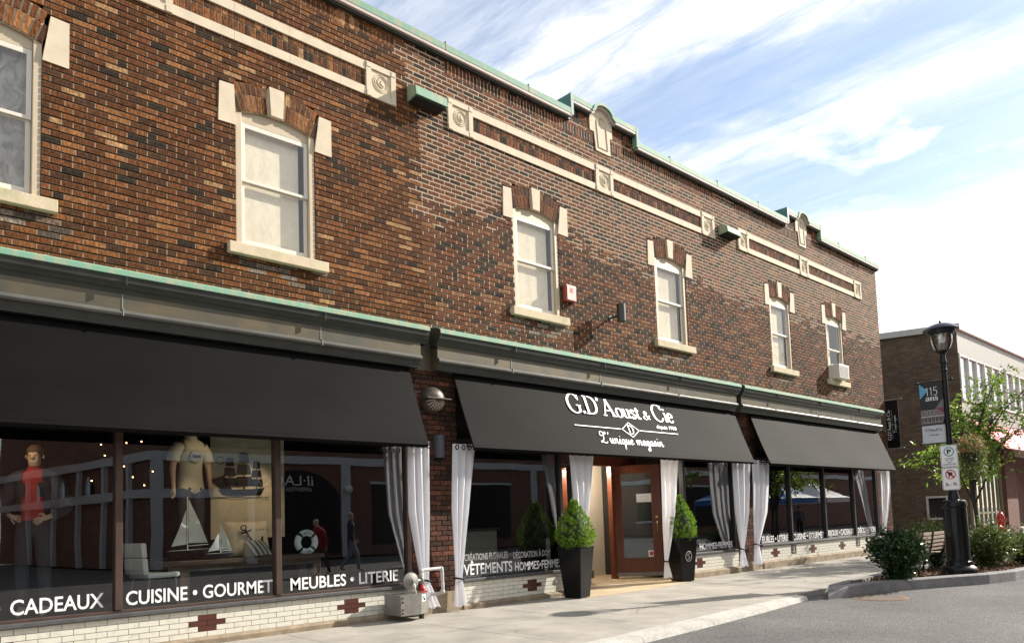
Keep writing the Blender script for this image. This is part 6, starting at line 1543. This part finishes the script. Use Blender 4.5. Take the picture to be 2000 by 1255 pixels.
t = thing('wall_globe', 'pale round globe lamp beside the mirrored cafe arch', 'wall lamp', (16.6, -19.8, 3.0)); g = MB(); g.lathe([(.001, -.17), (.12, -.13), (.17, 0), (.12, .13), (.001, .17)], (16.62, -19.72, 2.95), 16); g.build('globe', m_vwhite, t, smooth=True); g = MB(); g.box(16.58, 16.66, -19.92, -19.8, 2.9, 3.0); g.build('bracket', m_black, t)
t = thing('person', 'man in navy tracksuit top and pale jeans walking, mirrored in glass', 'person', (11.65, -11, ROADZ), rad(105))
figure(t, 1.80, {1: ((.27, .10, 1.16), (.27, .0, .93), (0, -.4, -1)), -1: ((-.26, -.06, 1.16), (-.27, -.22, .98), (0, -.6, -.8))}, {1: ((.10, -.18, .52), (.10, -.22, .10)), -1: ((-.10, .02, .50), (-.10, .30, .13))}, clothes=(('jacket', ['torso', 'arms'], m_navy, .014), ('jeans', ['legs'], m_jeanw, .014)), hair=m_grey)
t = thing('person', 'woman with pale hair in red coat stooping, mirrored in glass', 'person', (10.72, -11, ROADZ), rad(-100))
figure(t, 1.62, None, {1: ((.10, -.12, .50), (.10, -.10, .09)), -1: ((-.10, .0, .50), (-.10, .16, .10))}, lean=.35, clothes=(('coat', ['torso', 'arms'], m_redc, .03), ('trousers', ['legs'], mat('brown_trousers', (.09, .05, .045), .9), .014)), hair=m_grey)
m_tblue = mat('tent_blue', (.03, .15, .45), .7); m_twhite = mat('tent_white', (.72, .72, .72), .7)
def tent(cx_, cy_, label, m_, w=1.55, panel=True):
    t = thing('market_tent', label, 'market tent', (cx_, cy_, ROADZ), group='market tents mirrored in the far shop window')
    g = MB(); n = 8; ze, za = 2.0, 3.0
    C4 = [(cx_ - w, cy_ - w), (cx_ + w, cy_ - w), (cx_ + w, cy_ + w), (cx_ - w, cy_ + w)]
    for i in range(4):
        a, b2 = C4[i], C4[(i + 1) % 4]
        for k in range(n):
            f = lambda p, s: (cx_ + (p[0] - cx_) * (1 - s), cy_ + (p[1] - cy_) * (1 - s), ze + (za - ze) * s ** 1.25)
            g.quad(f(a, k / n), f(b2, k / n), f(b2, (k + 1) / n), f(a, (k + 1) / n), 1 if panel and i in (1, 2) and k < 2 else 0)
        g.quad((*a, ze), (*b2, ze), (*b2, ze - .25), (*a, ze - .25), 0)
    g.build('canopy', [m_, m_twhite], t)
    for p in C4: g = MB(); g.tube([(*p, ROADZ), (*p, ze)], .025, 6); g.build('leg', m_steel, t)
tent(33.2, -10.6, 'blue market tent with white panel, leftmost in the reflection', m_tblue); tent(36.9, -10.6, 'blue market tent with white panel between two others', m_tblue); tent(41.0, -10.6, 'white market tent in the reflection', m_twhite)
t = thing('person', 'person in pale top and jeans standing under the market tents', 'person', (38.6, -10.2, ROADZ), rad(60)); figure(t, 1.7, clothes=(('jacket', ['torso', 'arms'], m_jeanw, .014), ('trousers', ['legs'], m_navy, .014)), hair=m_jack)
tips = [(31.0 + 3.2 * math.cos(a) * s, -14.5 + 3.0 * math.sin(a) * s, z) for a, s, z in [(k * 2.4, .35 + .65 * ((k * 7) % 10) / 10, 3.2 + ((k * 37) % 45) / 10) for k in range(30)]]
tree((31.0, -14.5, ROADZ), 'larger leafy street tree mirrored in the shop windows', 41, tips, leaf_mat('far_tree_leaf', [(0, (.05, .10, .015)), (1, (.14, .20, .04))], .4, .5), 10, .22, .12)
